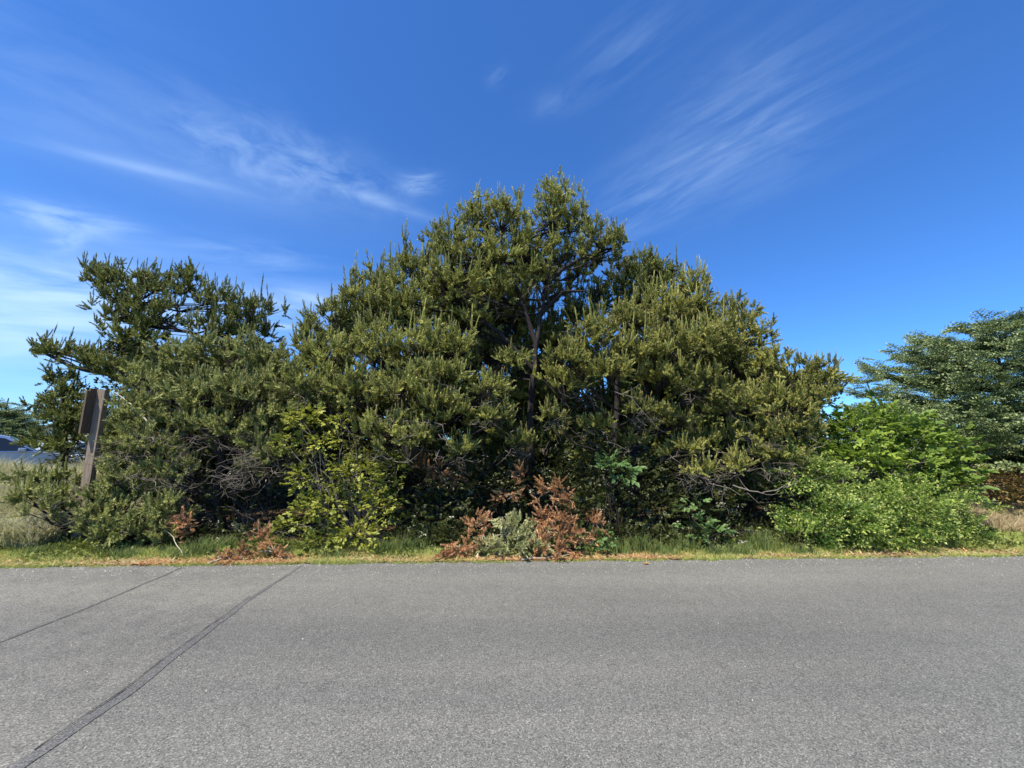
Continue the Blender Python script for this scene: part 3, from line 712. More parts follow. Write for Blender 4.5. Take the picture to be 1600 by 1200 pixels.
# ------------------------------------------------------------------ brush pile, dead boughs
def boughs(name, label, px, py, Y, lobes, mat, cat, dens=26, size=.17, sticks=5, candles=0, upk=.2, group=None):
    base = gnd(px, py, .02); base = np.array([base[0], base[1], float(ground_z(base[0], base[1]))])
    t = thing(name, label, cat, base, group); st = Tubes(); PO, AX, SC, RN = [], [], [], []
    for l in lobes:
        c, r = lobe_world(l); pos, d = sample_lobe(c, r, dens, .8, .2)
        pos[:, 2] = np.maximum(pos[:, 2], ground_z(pos[:, 0], pos[:, 1])+.03)
        k = len(pos); m = R.integers(3, 6, k); idx = np.repeat(np.arange(k), m)
        ax = d*.6+R.normal(0, .5, (k, 3))+np.array([0, -.2, upk])
        PO.append(pos[idx]+R.normal(0, .03, (len(idx), 3))); AX.append(ax[idx]+R.normal(0, .4, (len(idx), 3)))
        s = size*R.uniform(.6, 1.2, len(idx)); SC.append(np.stack([s*0+size, s*0+size, s], -1)); RN.append(np.repeat(R.uniform(0, 1, k), m))
        for j in range(min(sticks, k)):
            a = c+R.normal(0, .3, 3)*r; a[2] = max(a[2], .06); b = pos[j]
            st.add(curve(a, b, -.1, 5, .05), np.linspace(.012, .004, 5), 5)
    PO, AX, SC, RN = map(np.concatenate, (PO, AX, SC, RN))
    V, Fc, rn, tp = instance(SHOOTS, PO, AX, SC, RN)
    link('needles', mesh_np('needles', V-base, Fc, M[mat], None, {'rnd': rn, 'tip': tp}), t)
    st.build('branch_wood', M['twig'], t, base)
    return t
M['pine_cut'] = foliage_mat('cut_pine_needles', (.28, .31, .11), (.50, .50, .24), (.62, .56, .32))
boughs('cut_boughs', 'heap of wilting yellowish-green pine boughs lying on the verge', 800, 868, 6.2,
       [(790, 815, 6.35, 18, 12), (795, 838, 6.3, 30, 16), (770, 855, 6.2, 18, 12), (815, 855, 6.2, 28, 14), (825, 825, 6.35, 18, 14)], 'pine_cut', 'cut boughs')
boughs('cut_boughs', 'heap of dead orange-brown pine boughs right of the wilting green ones', 870, 868, 6.2,
       [(862, 830, 6.4, 22, 20), (888, 835, 6.35, 14, 20), (850, 855, 6.2, 24, 14), (880, 862, 6.2, 26, 10), (855, 808, 6.5, 14, 8)], 'pine_rust', 'cut boughs')
boughs('cut_boughs', 'small tan heap of dead boughs left of the brush pile', 712, 870, 6.1,
       [(712, 858, 6.2, 22, 10), (735, 862, 6.2, 20, 8), (700, 866, 6.15, 20, 6)], 'pine_rust', 'cut boughs')
boughs('dead_bough', 'dark rusty dead bough standing up behind the small tan heap', 745, 850, 6.6,
       [(745, 825, 6.6, 12, 16), (757, 838, 6.55, 10, 10)], 'pine_rust', 'dead bough', sticks=3)
boughs('dead_bough', 'rust-brown dead bough hanging in the shade left of the main trunk', 690, 780, 7.2,
       [(675, 735, 7.5, 26, 12), (705, 748, 7.5, 18, 10), (655, 722, 7.5, 16, 8)], 'pine_rust', 'dead bough', dens=14)
boughs('dead_bough', 'scattered brown dead foliage in the dark under the main trunk', 850, 810, 7.4,
       [(815, 745, 7.8, 18, 12), (860, 770, 7.6, 26, 12), (890, 780, 7.4, 20, 14), (800, 775, 7.6, 20, 10), (925, 850, 6.5, 12, 14), (928, 822, 6.6, 10, 10)], 'pine_rust', 'dead bough', dens=12)
boughs('dead_bough', 'small red-brown dead bough low in the grey-green pine by the pale stick', 290, 840, 6.7,
       [(280, 815, 6.6, 13, 7), (292, 828, 6.55, 10, 7)], 'pine_rust', 'dead bough')
boughs('dead_bough', 'rust-coloured heap of needles at the road edge left of the yellow shrub', 390, 880, 6.0,
       [(375, 870, 6.0, 22, 9), (350, 876, 5.95, 22, 4), (415, 862, 6.1, 24, 9), (445, 872, 6.0, 14, 7), (412, 840, 6.3, 20, 9)], 'pine_rust', 'dead boughs', dens=22, size=.13)

# loose needles on the verge
def litter(name, label, n, xr, spread, mat, size=(.02, .06)):
    x = R.uniform(*xr, n); y = edge_y(x)+np.abs(R.normal(0, spread, n))-.03
    a = R.uniform(0, 6.28, n); l = R.uniform(*size, n); w = l*.16
    z = ground_z(x, y)+R.uniform(.012, .03, n)
    d = np.stack([np.cos(a), np.sin(a), R.normal(0, .25, n)], -1); s = np.stack([-np.sin(a), np.cos(a), np.zeros(n)], -1)
    P = np.stack([x, y, z], -1)
    V = np.stack([P-s*w[:, None], P+s*w[:, None], P+d*l[:, None]], 1).reshape(-1, 3)
    rn = np.repeat(R.uniform(0, 1, n), 3)
    o = link(name, mesh_np(name, V, np.arange(3*n).reshape(-1, 3), M[mat], None, {'rnd': rn, 'tip': rn*0}))
    return tag(o, label, 'litter', None, 'stuff')
litter('needle_litter', 'rust-brown pine needles strewn at the road edge near the wide joint', 9000, (-5.2, -2.9), .16, 'pine_rust')
litter('needle_litter', 'tan dead needles strewn along the verge under the brush pile', 7000, (-1.3, 2.6), .14, 'pine_rust')
litter('needle_litter', 'dead brown needles sprinkled thinly along the whole verge', 16000, (-9, 10), .35, 'pine_rust', (.03, .07))
litter('straw_litter', 'dry cut straw scattered all along the verge', 13000, (-9, 10), .2, 'straw', (.03, .09))

def pebbles(name, label, n, mat):
    x = R.uniform(-9, 9, n); y = edge_y(x)-.02-np.abs(R.normal(0, .30, n))
    far = R.uniform(0, 1, n) < .05; y[far] = R.uniform(1.2, 5.5, far.sum())
    r = R.uniform(.0025, .008, n)*R.uniform(.6, 1.3, n)
    T0 = np.array([[1, 0, 0], [-.5, .87, 0], [-.5, -.87, 0], [0, 0, 1.1]]); a = R.uniform(0, 6.28, n)
    V = np.stack([T0[None, :, 0]*np.cos(a)[:, None]-T0[None, :, 1]*np.sin(a)[:, None], T0[None, :, 0]*np.sin(a)[:, None]+T0[None, :, 1]*np.cos(a)[:, None], np.repeat(T0[None, :, 2], n, 0)], -1)*r[:, None, None]
    V += np.stack([x, y, np.full(n, .0125)], -1)[:, None]
    T = (np.array([[0, 1, 3], [1, 2, 3], [2, 0, 3]])[None]+(np.arange(n)*4)[:, None, None]).reshape(-1, 3)
    o = link(name, mesh_np(name, V.reshape(-1, 3), T, M[mat])); tag(o, label, 'grit', None, 'stuff')
M['grit'] = simple_mat('pale_grit', (.25, .23, .2), (.5, .47, .42), 60)
pebbles('road_grit', 'fine pale grit scattered on the asphalt near its edge', 2600, 'grit')
def cover(name, n, x0, x1, y0, y1, mat, label, size=.055, leafs=None):
    x = R.uniform(x0, x1, n*3); y = edge_y(x)+R.uniform(y0, y1, n*3)
    keep = (np.sin(x*2.7)+np.sin(x*6.1+y*3)+R.normal(0, .7, n*3) > .35); x, y = x[keep][:n], y[keep][:n]; n = len(x)
    P = np.stack([x, y, ground_z(x, y)+R.uniform(.01, .13, n)*sstep(y0-.1, y1, y-edge_y(x))], -1)
    ax = R.normal(0, .5, (n, 3))+np.array([0, -.3, .45])
    V, T, rn, tp = instance(leafs or LEAFS, P, ax, size*R.uniform(.6, 1.4, n), R.uniform(0, 1, n), roll=R.normal(0, .6, n))
    o = link(name, mesh_np(name, V, T, M[mat], None, {'rnd': rn, 'tip': tp*1.2})); tag(o, label, 'weeds', None, 'stuff')
cover('weeds', 6000, -8.5, 9, .35, 1.1, 'weed_leaf', 'low broad-leaved weeds growing through the back of the verge grass', .07)
cover('weeds', 3500, -8.5, 9, .12, .6, 'weed_leaf', 'small weeds dotted in the short verge grass', .04)
# ------------------------------------------------------------------ grass
def strip(n, x0, x1, y0, y1, p=1.0):
    x = R.uniform(x0, x1, n); y = edge_y(x)+y0+(y1-y0)*R.uniform(0, 1, n)**p
    y += .03*np.sin(x*6)+.02*np.sin(x*17)
    return np.stack([x, y, ground_z(x, y)-.005], -1)
P = strip(230000, -12, 14, -.08, 1.25, 1.3)
cl = .5+.5*np.sin(P[:, 0]*2.3+1)*np.sin(P[:, 0]*.9+P[:, 1]*5)
blades('verge_grass', P, R.uniform(.02, .065, len(P))*(.6+.8*cl)*(1+.8*sstep(0.1, .7, P[:, 1]-edge_y(P[:, 0]))), R.uniform(.004, .008, len(P)), 'grass_green',
       'short yellow-green grass along the road edge', 'grass', lean=.8)
def tuft(x, y, n, h, label, mat='grass_tall', lean=.4, spread=.12):
    p = np.stack([R.normal(x, spread, n), R.normal(y, spread*.6, n), np.zeros(n)], -1); p[:, 2] = ground_z(p[:, 0], p[:, 1])-.01
    p -= np.array([x, y, 0]); 
    o = blades('grass_tuft', p, h*R.uniform(.5, 1.1, n), R.uniform(.006, .011, n), mat, label, 'grass tuft', lean=lean, kind=None, group='taller grass tufts')
    o.location = (x, y, 0); return o
for px, py, n, h, lb in ((1195, 862, 260, .42, 'tall dark grass tuft under the right end of the olive pine'),
                         (1160, 868, 300, .22, 'bright grass tuft next to the tall dark tuft'),
                         (1035, 868, 160, .26, 'thin grass tuft left of the arching green plant'),
                         (1120, 868, 220, .2, 'low grass tuft at the foot of the arching green plant'),
                         (640, 862, 300, .32, 'grass tuft in the shade right of the yellow shrub'),
                         (680, 855, 220, .34, 'grass tuft behind the small tan heap'),
                         (315, 868, 260, .34, 'grass tuft beside the pale leaning stick'),
                         (280, 872, 220, .2, 'short tuft left of the rust-coloured needle heap'),
                         (195, 872, 300, .2, 'green tuft right of the wooden post'),
                         (530, 872, 200, .16, 'short green tuft under the yellow shrub'),
                         (750, 868, 120, .3, 'pale stalky tuft between the two dead heaps'),
                         (1250, 866, 260, .18, 'low tuft in front of the nearest young spruce'),
                         (1480, 856, 320, .2, 'low tuft in front of the feathery young spruce'),
                         (965, 866, 260, 0.30, 'dark grass tuft right of the pale leafy clump'),
                         (1000, 862, 200, 0.36, 'tall thin grass tuft in front of the reddish shrub'),
                         (600, 864, 260, 0.28, 'grass tuft at the right foot of the yellow-leaved shrub'),
                         (360, 858, 220, 0.30, 'grass tuft behind the rust-coloured needle heap'),
                         (1075, 862, 180, 0.34, 'tall grass tuft behind the low one by the arching green plant'),
                         (60, 868, 300, .18, 'short tuft at the left edge of the verge')):
    q = gnd(px, py); tuft(q[0], q[1], n, h, lb)
# dune grass left and right
def field(name, n, x0, x1, y0, y1, h, w, mat, label, lean=.5):
    x = R.uniform(x0, x1, n); y = y0+(y1-y0)*R.uniform(0, 1, n)**1.4
    y = y+edge_y(x)-5.955
    P = np.stack([x, y, ground_z(x, y)-.01], -1)
    patch = .65+.35*np.sin(x*1.7+y)*np.sin(y*2.1-x*.6)
    return blades(name, P, h*R.uniform(.5, 1.15, n)*patch, w*R.uniform(.7, 1.3, n), mat, label, 'grass', lean=lean)
field('dune_grass', 130000, -17, -7.5, 6.8, 11.5, .8, .016, 'grass_dry', 'pale green and straw dune grass rising in front of the parked car', .6)
field('dune_grass', 40000, 7.4, 15, 7.2, 11.5, .28, .010, 'straw', 'straw-coloured dry grass below the large spruce', .8)
field('meadow_grass', 60000, -45, -8, 11, 45, .3, .03, 'grass_dry', 'pale grass field behind the dune grass on the left', .6)
field('meadow_grass', 60000, -8, 45, 13, 45, .3, .03, 'grass_dry', 'pale grass field behind the trees', .6)

# ------------------------------------------------------------------ wooden post
def box(b, lo, hi, bev=.0):
    import bmesh
    lo = np.array(lo, float); hi = np.array(hi, float)
    r = bmesh.ops.create_cube(b, size=1)
    for v in r['verts']:
        v.co = Vector([(lo[i]+hi[i])/2+v.co[i]*(hi[i]-lo[i]) for i in range(3)])
    if bev:
        es = list({e for v in r['verts'] for e in v.link_edges})
        bmesh.ops.bevel(b, geom=es, offset=bev, segments=2, affect='EDGES', profile=.6)
    return r
import bmesh
def bobj(name, bm, mat, parent=None, smooth=False):
    me = bpy.data.meshes.new(name); bm.to_mesh(me); bm.free()
    for m in (mat if isinstance(mat, list) else [mat]): me.materials.append(m)
    if smooth: me.polygons.foreach_set('use_smooth', np.ones(len(me.polygons), bool))
    return link(name, me, parent)
M['wood'] = simple_mat('weathered_post_wood', (.13, .095, .065), (.30, .24, .18), 7, .9, (9, 9, .5), bump=.006)
M['wood_dark'] = simple_mat('dark_weathered_board', (.075, .05, .033), (.16, .115, .08), 7, .9, (9, 9, .5), bump=.006)
pb = np.array([-7.30, 6.95, float(ground_z(-7.30, 6.95))])
pt = thing('wooden_post', 'weathered grey-brown wooden post with a board fixed to its side, among the left pines', 'post', pb)
b = bmesh.new(); box(b, (-.075, -.045, -.1), (.075, .045, 2.60), .008); bobj('post', b, M['wood'], pt)
b = bmesh.new(); r_ = box(b, (-.112, -.19, 1.82), (-.079, .04, 2.61), .0)
es = [e for e in b.edges if all(abs(v.co.y+.19) < 1e-4 and v.co.z > 2.5 for v in e.verts)]
bmesh.ops.bevel(b, geom=es, offset=.05, segments=4, affect='EDGES'); bobj('side_board', b, M['wood_dark'], pt)
M['bolt'] = simple_mat('rusty_bolt', (.08, .04, .025), (.2, .1, .06), 40, .6, metallic=.6)
for z in (1.95, 2.45):
    b = bmesh.new(); bmesh.ops.create_cone(b, cap_ends=True, segments=8, radius1=.012, radius2=.010, depth=.012)
    for v in b.verts: v.co = Vector((-.073+v.co.z, v.co.y, v.co.x)); v.co += Vector((0, -.12, z))
    bobj('bolt', b, M['bolt'], pt)

# ------------------------------------------------------------------ sticks
def stick(name, label, P, r, mat='pale_twig', cat='stick', subs=()):
    P = [np.array(p, float) for p in P]; o_ = P[0].copy()
    tb = Tubes(); n = len(P); Q = np.array(P)
    tt = np.linspace(0, n-1, (n-1)*4+1); i = np.minimum(tt.astype(int), n-2); f = (tt-i)[:, None]
    Q = Q[i]*(1-f)+Q[i+1]*f; Q[1:-1] += R.normal(0, .006, Q[1:-1].shape)
    tb.add(Q, np.linspace(r, r*.45, len(Q)), 7)
    for a, bb, rr in subs: tb.add(curve(a, bb, .1, 5, .03), np.linspace(rr, rr*.4, 5), 5)
    V = np.concatenate(tb.V)-o_
    o = link(name, mesh_np(name, V, np.concatenate(tb.Q), M[mat], smooth=True)); o.location = o_
    return tag(o, label, cat)
stick('stick', 'pale straight stick leaning out of the low pine boughs', [gnd(286, 868, .05), A(270, 840, 6.35), A(249, 815, 6.45)], .007)
stick('dead_branch', 'pale curved dead branch sagging below the olive pine, left of the young spruce',
      [A(1145, 758, 6.95), A(1165, 766, 6.9), A(1190, 770, 6.85), A(1215, 765, 6.85), A(1245, 755, 6.9)], .014, 'twig', 'branch',
      subs=[(A(1190, 770, 6.85), A(1222, 772, 6.8), .006), (A(1215, 765, 6.85), A(1240, 745, 6.9), .006), (A(1170, 766, 6.9), A(1150, 740, 7.0), .006)])
stick('dead_branch', 'pale broken branch stub beside the top of the wooden post',
      [A(235, 665, 7.1), A(205, 632, 7.15), A(178, 612, 7.2)], .016, 'pale_twig', 'branch', subs=[(A(200, 628, 7.15), A(182, 645, 7.1), .009), (A(212, 640, 7.15), A(198, 655, 7.1), .007)])
stick('dead_branch', 'bleached forked branch in the shade under the yellow-green pine',
      [A(960, 612, 7.0), A(985, 620, 6.95), A(1010, 650, 6.95), A(1030, 672, 7.0)], .008, 'twig', 'branch', subs=[(A(985, 620, 6.95), A(1008, 622, 6.9), .005), (A(972, 616, 6.95), A(1000, 600, 7.0), .007)])
stick('stick', 'short pale stick in the rust-coloured needles by the road', [gnd(325, 881, .03), gnd(347, 872, .06), gnd(352, 868, .07)], .008)
stick('stick', 'thin stick lying across the foot of the brush pile', [gnd(815, 874, .04), gnd(850, 871, .05), gnd(890, 866, .07)], .006)
stick('stick', 'cut pale branch stub standing at the left of the wilting green boughs', [gnd(745, 872, .02), A(750, 850, 6.3), A(756, 835, 6.35)], .018, 'pale_twig', 'stick')

# leaf lying on the road
q = gnd(1010, 881, .02)
v, t_, a_ = leaf(.25, .45, .1)
V = np.stack([v[:, 0], v[:, 2]-.5, v[:, 1]+.12], -1)*.075
M['orange_leaf'] = foliage_mat('fallen_orange_leaf', (.42, .22, .04), (.5, .28, .05), (.5, .28, .05), trans=.2)
o = link('fallen_leaf', mesh_np('fallen_leaf', V, t_, M['orange_leaf'], None, {'rnd': a_*0+.5, 'tip': a_})); o.location = (q[0], q[1], .018); o.rotation_euler = (0, 0, 1.2)
tag(o, 'orange fallen leaf lying on the asphalt at the road edge', 'leaf')

# ------------------------------------------------------------------ parked car (left edge)
def paint(name, col, rough=.3, metallic=.5):
    m, nt, out = new_mat(name); p = N(nt, 'ShaderNodeBsdfPrincipled', i_Roughness=rough, i_Metallic=metallic)
    tc = N(nt, 'ShaderNodeTexCoord'); n_ = noise(nt, tc.outputs['Object'], 3, 4)
    c = mixc(nt, col, tuple(v*.85 for v in col), n_.outputs[0]); nt.links.new(c, p.inputs[0])
    if metallic == .5: p.inputs['Coat Weight'].default_value = .6
    nt.links.new(p.outputs[0], out.inputs[0]); return m
M['car_blue'] = paint('silver_blue_paint', (.36, .41, .52)); M['glass'] = paint('dark_car_glass', (.02, .025, .03), .08, 0)
M['screen'] = paint('windscreen_glass', (.08, .16, .13), .08, 0); M['rubber'] = simple_mat('tyre_rubber', (.02, .02, .02), (.04, .04, .04), 20)
M['rim'] = paint('wheel_metal', (.5, .5, .5), .35, .9); M['lamp'] = paint('headlamp_lens', (.7, .72, .74), .1, 0); M['trim'] = simple_mat('black_trim', (.02, .02, .02), (.035, .035, .035), 10, .5)
M['car_white'] = paint('white_paint', (.78, .78, .76))
def make_car(loc, label, bodymat, rotz=0):
    # length along x, front at +x; width along y
    t = thing('parked_car', label, 'car', loc, 'parked cars'); t.rotation_euler = (0, 0, rotz)
    W = .92
    low = [(-2.3, .32), (-2.35, .75), (-2.28, 1.05), (.95, 1.05), (1.9, .93), (2.25, .78), (2.32, .5), (2.25, .32)]
    # body: profile loops with narrowing
    b = bmesh.new()
    loops = []
    for y, sx, dz in ((-W, .97, -.04), (-W-.02, 1, 0), (-W*.3, 1.01, .02), (W*.3, 1.01, .02), (W+.02, 1, 0), (W, .97, -.04)):
        loops.append([b.verts.new((x*sx, y, z+(dz if z > .6 else 0))) for x, z in low])
    for l1, l2 in zip(loops, loops[1:]):
        for i in range(len(low)): b.faces.new((l1[i], l1[(i+1) % len(low)], l2[(i+1) % len(low)], l2[i]))
    b.faces.new(loops[0][::-1]); b.faces.new(loops[-1]); bmesh.ops.recalc_face_normals(b, faces=b.faces)
    bobj('body', b, bodymat, t)
    cab = [(-2.2, 1.05), (-1.95, 1.58), (-1.2, 1.70), (-.1, 1.70), (.22, 1.62), (1.02, 1.05)]
    ins = [(-2.02, 1.07), (-1.83, 1.52), (-1.2, 1.60), (-.12, 1.60), (.12, 1.55), (.80, 1.07)]
    b = bmesh.new(); loops = []
    for y, k in ((-.86, 0), (-.72, 1), (.72, 1), (.86, 0)):
        loops.append([b.verts.new((x, y if z < 1.2 else y*.86, z + (.02*k if z > 1.5 else 0))) for x, z in cab])
    for l1, l2 in zip(loops, loops[1:]):
        for i in range(len(cab)-1):
            b.faces.new((l1[i], l1[i+1], l2[i+1], l2[i]))
    b.faces.new(loops[0][::-1]); b.faces.new(loops[-1]); bmesh.ops.recalc_face_normals(b, faces=b.faces)
    bobj('cabin', b, bodymat, t)
    def glasspane(name, pts, mat, off):
        b = bmesh.new(); vs = [b.verts.new(p) for p in pts]; f = b.faces.new(vs)
        r = bmesh.ops.extrude_face_region(b, geom=[f]); bmesh.ops.translate(b, verts=[e for e in r['geom'] if isinstance(e, bmesh.types.BMVert)], vec=off)
        bmesh.ops.recalc_face_normals(b, faces=b.faces); bobj(name, b, mat, t)
    yy = lambda z: .86-.12*(z-1.05)/.65
    for s in (-1, 1):
        for seg in ([(-2.0, 1.09), (-1.82, 1.50), (-1.25, 1.58), (-1.25, 1.09)], [(-1.19, 1.09), (-1.19, 1.585), (-.42, 1.60), (-.42, 1.09)], [(-.36, 1.09), (-.36, 1.60), (-.1, 1.60), (.17, 1.56), (.93, 1.09)]):
            glasspane('side_window', [(x, s*(yy(z)+.004), z) for x, z in seg], M['glass'], (0, s*.006, 0))
    glasspane('windscreen', [(.99, -.76, 1.08), (.99, .76, 1.08), (.26, .66, 1.60), (.26, -.66, 1.60)], M['screen'], (.02, 0, .02))
    for x in (-1.45, 1.42):
        for s in (-1, 1):
            b = bmesh.new(); bmesh.ops.create_cone(b, cap_ends=True, segments=28, radius1=.35, radius2=.35, depth=.22)
            for v in b.verts: v.co = Vector((v.co.x+x, v.co.z+s*.84, v.co.y+.35))
            bmesh.ops.bevel(b, geom=[e for e in b.edges if len(e.link_faces) == 2 and any(len(f.verts) > 8 for f in e.link_faces)], offset=.03, segments=2, affect='EDGES')
            w = bobj('wheel', b, M['rubber'], t, False)
            b = bmesh.new(); bmesh.ops.create_cone(b, cap_ends=True, segments=20, radius1=.22, radius2=.20, depth=.05)
            for v in b.verts: v.co = Vector((v.co.x+x, v.co.z+s*.945, v.co.y+.35))
            bobj('rim', b, M['rim'], w)
    for s in (-1, 1):
        b = bmesh.new(); box(b, (1.98, s*.72-.17, .68), (2.27, s*.72+.17, .80), .03); bobj('headlight', b, M['lamp'], t)
        b = bmesh.new(); box(b, (.55, s*1.0-.09, 1.06), (.75, s*1.0+.09, 1.2), .04); bobj('side_mirror', b, bodymat, t)
        b = bmesh.new(); box(b, (-1.8, s*.58-.015, 1.735), (-.1, s*.58+.015, 1.76), .006); bobj('roof_rail', b, M['trim'], t)
    b = bmesh.new(); vs = [b.verts.new(p) for p in ((-.25, -.03, 1.715), (-.25, .03, 1.715), (-.02, 0, 1.715), (-.25, 0, 1.81))]
    for f in ((0, 1, 2), (0, 2, 3), (1, 3, 2), (0, 3, 1)): b.faces.new([vs[i] for i in f])
    bmesh.ops.recalc_face_normals(b, faces=b.faces); bobj('roof_antenna', b, M['trim'], t)
    return t
make_car((-19.7, 15.3, float(ground_z(-19.7, 15.3))+.03), 'silver-blue estate car with dark windows parked beyond the dune grass at the left edge', M['car_blue'], math.radians(46))
cx = at(150, 700, 18.5)
make_car((cx[0]+.3, 18.5, ground_z(cx[0], 18.5)-.1), 'white car glimpsed through the pine boughs behind the wooden post', M['car_white'], 0.0)

# ------------------------------------------------------------------ far left: tree, house, cables
spruce('spruce_tree', 'distant dark conifer behind the parked car with a spindly bare top', tuple(at(-25, 690, 24)[:2]), 3.7, 3.3, 110, 'spruce', .6, top_pow=.6, per=26, group='spruces')
q = at(9, 640, 24.5)
stick('dead_treetop', 'thin bare treetop standing above the distant dark conifer', [[q[0], q[1], .5], [q[0], q[1], 3.0], [q[0]+.03, q[1], at(9, 622, 24.5)[2]]], .06, 'bark', 'treetop',
      subs=[(np.array([q[0], q[1], z]), np.array([q[0]+s*w_, q[1], z+.1]), .02) for z, w_ in ((3.2, .5), (3.5, .4), (3.8, .3), (4.0, .2)) for s in (-1, 1)])
h0 = at(78, 680, 34)
hs = thing('house', 'low pale house with a grey pitched roof, mostly hidden behind the left pines', 'house', (h0[0], 34, .3))
M['roof'] = simple_mat('grey_shingles', (.16, .16, .16), (.26, .26, .25), 9, .9); M['siding'] = simple_mat('white_siding', (.55, .55, .53), (.66, .66, .63), 3, .7, (1, 1, 12))
b = bmesh.new(); box(b, (-1.6, 0, -.3), (7, 6, 2.6)); bobj('wall', b, M['siding'], hs)
b = bmesh.new()
pf = [(-2.0, 2.55), (2.7, 4.2), (7.4, 2.55), (7.4, 2.4), (2.7, 4.05), (-2.0, 2.4)]
f0 = [b.verts.new((x, -.4, z)) for x, z in pf]; f1 = [b.verts.new((x, 6.4, z)) for x, z in pf]
for i in range(6): b.faces.new((f0[i], f0[(i+1) % 6], f1[(i+1) % 6], f1[i]))
b.faces.new(f0[::-1]); b.faces.new(f1); bmesh.ops.recalc_face_normals(b, faces=b.faces); bobj('roof', b, M['roof'], hs)
b = bmesh.new(); vs = [b.verts.new(p) for p in ((-1.55, .01, 2.6), (6.95, .01, 2.6), (2.7, .01, 4.03))]; b.faces.new(vs)
r = bmesh.ops.extrude_face_region(b, geom=list(b.faces)); bmesh.ops.translate(b, verts=[e for e in r['geom'] if isinstance(e, bmesh.types.BMVert)], vec=(0, .2, 0)); bmesh.ops.recalc_face_normals(b, faces=b.faces); bobj('gable', b, M['siding'], hs)
for x in (.2, 3.6):
    b = bmesh.new(); box(b, (x, -.03, .8), (x+1.3, -.005, 1.9)); w = bobj('window', b, M['glass'], hs)
M['cable'] = simple_mat('cable_rubber', (.03, .03, .03), (.05, .05, .05), 5)
for y0, y1, lb in ((629, 640, 'upper power cable crossing the sky at the left edge'), (636, 646, 'lower power cable crossing the sky at the left edge')):
    a = at(0, y0, 30); bb = at(68, y1, 30); d = (bb-a)/np.linalg.norm(bb-a)
    Pq = np.array([a+d*s+np.array([0, 0, -.0006*(s-6)**2+.01]) for s in np.linspace(-14, 26, 30)])
    tb = Tubes(); tb.add(Pq, .012, 5)
    o = link('power_cable', mesh_np('power_cable', np.concatenate(tb.V)-a, np.concatenate(tb.Q), M['cable'])); o.location = a; tag(o, lb, 'cable', 'power cables')

# ------------------------------------------------------------------ light, sky, camera
SUN = np.array([-.85, -1.0, 2.3]); SUN /= np.linalg.norm(SUN)
el = math.asin(SUN[2]); az = math.atan2(SUN[0], SUN[1])
sd = bpy.data.lights.new('sun', 'SUN'); sd.energy = 5.0; sd.angle = math.radians(.53); sd.color = (1, .93, .81)
so = bpy.data.objects.new('sun', sd); C.objects.link(so); so.rotation_euler = Vector(-SUN).to_track_quat('-Z', 'Y').to_euler(); so.location = (-10, -10, 20)

w = bpy.data.worlds.new('World'); bpy.context.scene.world = w; w.use_nodes = True
nt = w.node_tree; nt.nodes.clear(); out = nt.nodes.new('ShaderNodeOutputWorld'); bg = nt.nodes.new('ShaderNodeBackground')
sk = N(nt, 'ShaderNodeTexSky', sky_type='NISHITA', sun_disc=False, sun_elevation=el, sun_rotation=az, altitude=0, air_density=1.0, dust_density=.0, ozone_density=2.2)
tc = N(nt, 'ShaderNodeTexCoord'); dirv = tc.outputs['Generated']
skyc = mixc(nt, sk.outputs[0], (.38, .76, 1.27), 1.0, 'MULTIPLY')
def dotn(v):
    n = nt.nodes.new('ShaderNodeVectorMath'); n.operation = 'DOT_PRODUCT'; nt.links.new(dirv, n.inputs[0]); n.inputs[1].default_value = tuple(v); return n.outputs['Value']
tot = None
def cirrus(px, py, ang, la, lb, amt, ss=3.0, cs=22.0, seed=0., lo=.42, hi=.85, dist=.6):
    """wisp patch round a sky direction: ang = streak angle, la/lb = half extents"""
    global tot
    d = at(px, py, 1.0)-np.array([0, 0, CAMZ]); d /= np.linalg.norm(d)
    rt = np.cross(d, [0, 0, 1.]); rt /= np.linalg.norm(rt); up = np.cross(rt, d)
    a_ = math.radians(ang); d2 = at(px+60*math.cos(a_), py-60*math.sin(a_), 1.0)-np.array([0, 0, CAMZ]); d2 /= np.linalg.norm(d2)
    u = d2-d*np.dot(d, d2); u /= np.linalg.norm(u); v_ = np.cross(d, u)
    du, dv, dd = dotn(u), dotn(v_), dotn(d)
    cb = nt.nodes.new('ShaderNodeCombineXYZ')
    nt.links.new(math_n(nt, 'MULTIPLY', du, ss), cb.inputs[0]); nt.links.new(math_n(nt, 'MULTIPLY', dv, cs), cb.inputs[1]); cb.inputs[2].default_value = seed
    n_ = noise(nt, cb.outputs[0], 1.0, 6, .58, dist)
    s = math_n(nt, 'MULTIPLY', math_n(nt, 'SUBTRACT', n_.outputs[0], lo), 1/(hi-lo), True)
    q = math_n(nt, 'ADD', math_n(nt, 'POWER', math_n(nt, 'ABSOLUTE', math_n(nt, 'DIVIDE', du, la)), 2), math_n(nt, 'POWER', math_n(nt, 'ABSOLUTE', math_n(nt, 'DIVIDE', dv, lb)), 2))
    g_ = math_n(nt, 'EXPONENT', math_n(nt, 'MULTIPLY', q, -1.0))
    g_ = math_n(nt, 'MULTIPLY', g_, math_n(nt, 'GREATER_THAN', dd, 0))
    r_ = math_n(nt, 'MULTIPLY', math_n(nt, 'MULTIPLY', s, g_), amt)
    tot = r_ if tot is None else math_n(nt, 'ADD', tot, r_)
cirrus(1150, 205, 28, .13, .10, .28, 7, 30, 1.3, .44, .95, .5)
cirrus(1190, 180, 28, .17, .11, .14, 3, 40, 31.3, .46, .95, .4)
cirrus(1010, 310, 32, .14, .07, .30, 4, 26, 4.1, .42, .95, .4)
cirrus(985, 75, 36, .10, .05, .24, 4, 24, 2.2, .42, .95, .3)
cirrus(400, 240, -14, .15, .06, .40, 14, 24, 7.7, .40, .98, .5)
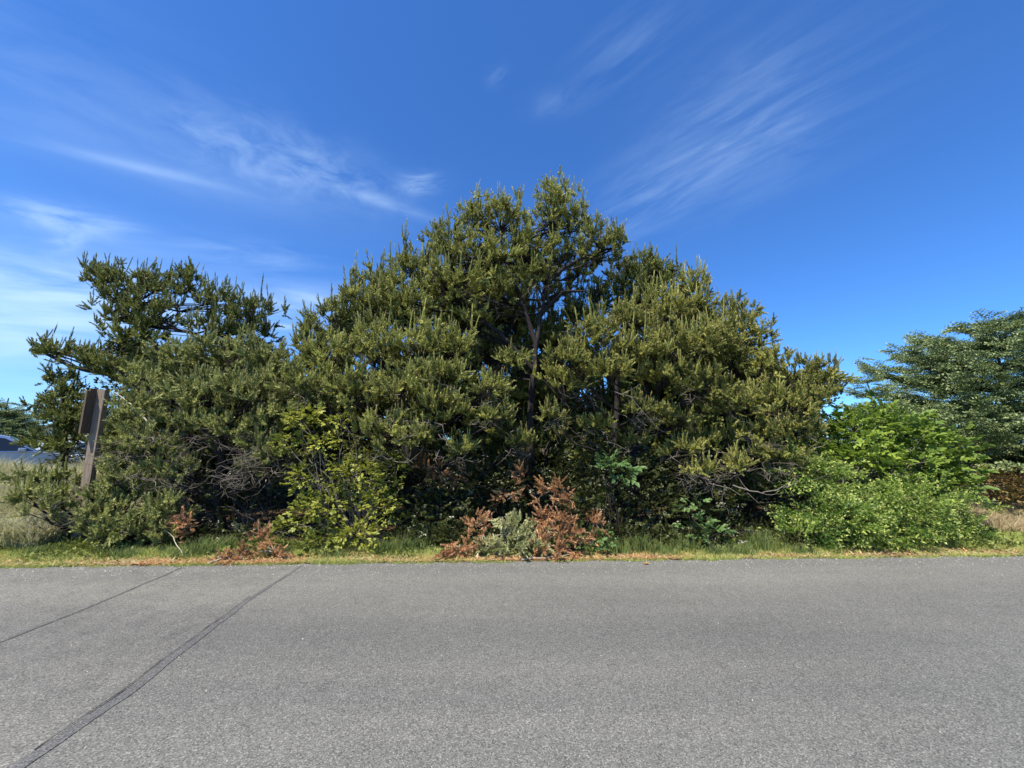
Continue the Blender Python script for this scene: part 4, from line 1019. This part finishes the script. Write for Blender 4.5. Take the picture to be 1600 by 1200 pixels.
cirrus(520, 275, -18, .12, .045, .42, 13, 24, 6.7, .40, .98, .4)
cirrus(230, 265, -13, .12, .008, .36, 2, 14, 3.9, .25, .8, .2)
cirrus(655, 287, 6, .045, .02, .55, 12, 34, 5.5, .38, .85)
cirrus(610, 320, -18, .10, .012, .35, 4, 22, 15.5, .3, .85)
cirrus(110, 345, -10, .07, .022, .85, 7, 24, 8.2, .34, .85)
cirrus(105, 378, 12, .025, .012, .6, 12, 36, 9.2, .34)
cirrus(380, 400, -6, .14, .03, .34, 5, 24, 10.1, .36)
cirrus(470, 470, -6, .13, .035, .70, 4, 20, 12.5, .30)
cirrus(440, 510, -5, .03, .006, .6, 4, 10, 13.5, .2)
cirrus(60, 440, -6, .20, .05, .75, 4, 22, 14.2, .34)
cirrus(60, 520, -4, .22, .07, .80, 3, 18, 16.2, .28)
cirrus(150, 490, -5, .34, .11, .45, 2, 10, 41.2, .05, 1.1)
cirrus(330, 270, -14, .30, .08, .16, 3, 12, 42.2, .1, 1.0)
cirrus(1140, 220, 28, .16, .11, .12, 3, 12, 43.2, .1, 1.0)
cirrus(20, 600, -2, .26, .07, .45, 2, 14, 17.2, .25)
cirrus(90, 130, -20, .28, .10, .16, 3, 14, 19.5, .38)
cirrus(865, 160, 15, .045, .022, .18, 14, 24, 21.5, .38)
cirrus(777, 119, 40, .02, .014, .16, 24, 40, 22.5, .36)
fac = math_n(nt, 'MINIMUM', tot, .85)
col = mixc(nt, skyc, (4.6, 6.2, 8.2), fac)
nt.links.new(col, bg.inputs[0]); bg.inputs[1].default_value = .10; nt.links.new(bg.outputs[0], out.inputs[0])

cam = bpy.data.cameras.new('camera'); cam.sensor_width = 36; cam.lens = 36*F/1600; cam.clip_end = 3000; cam.clip_start = .05
co = bpy.data.objects.new('camera', cam); C.objects.link(co); co.location = (0, 0, CAMZ); co.rotation_euler = (math.pi/2+PITCH, 0, 0)
sc = bpy.context.scene; sc.camera = co; sc.cycles.max_bounces = 5; sc.cycles.diffuse_bounces = 3; sc.cycles.transmission_bounces = 2
sc.view_settings.view_transform = 'Standard'; sc.view_settings.look = 'None'; sc.view_settings.exposure = .78; sc.view_settings.gamma = 1
sc.render.resolution_x = 1024; sc.render.resolution_y = 768
print('TRIS', sum(len(o.data.polygons) for o in bpy.data.objects if o.type == 'MESH'))
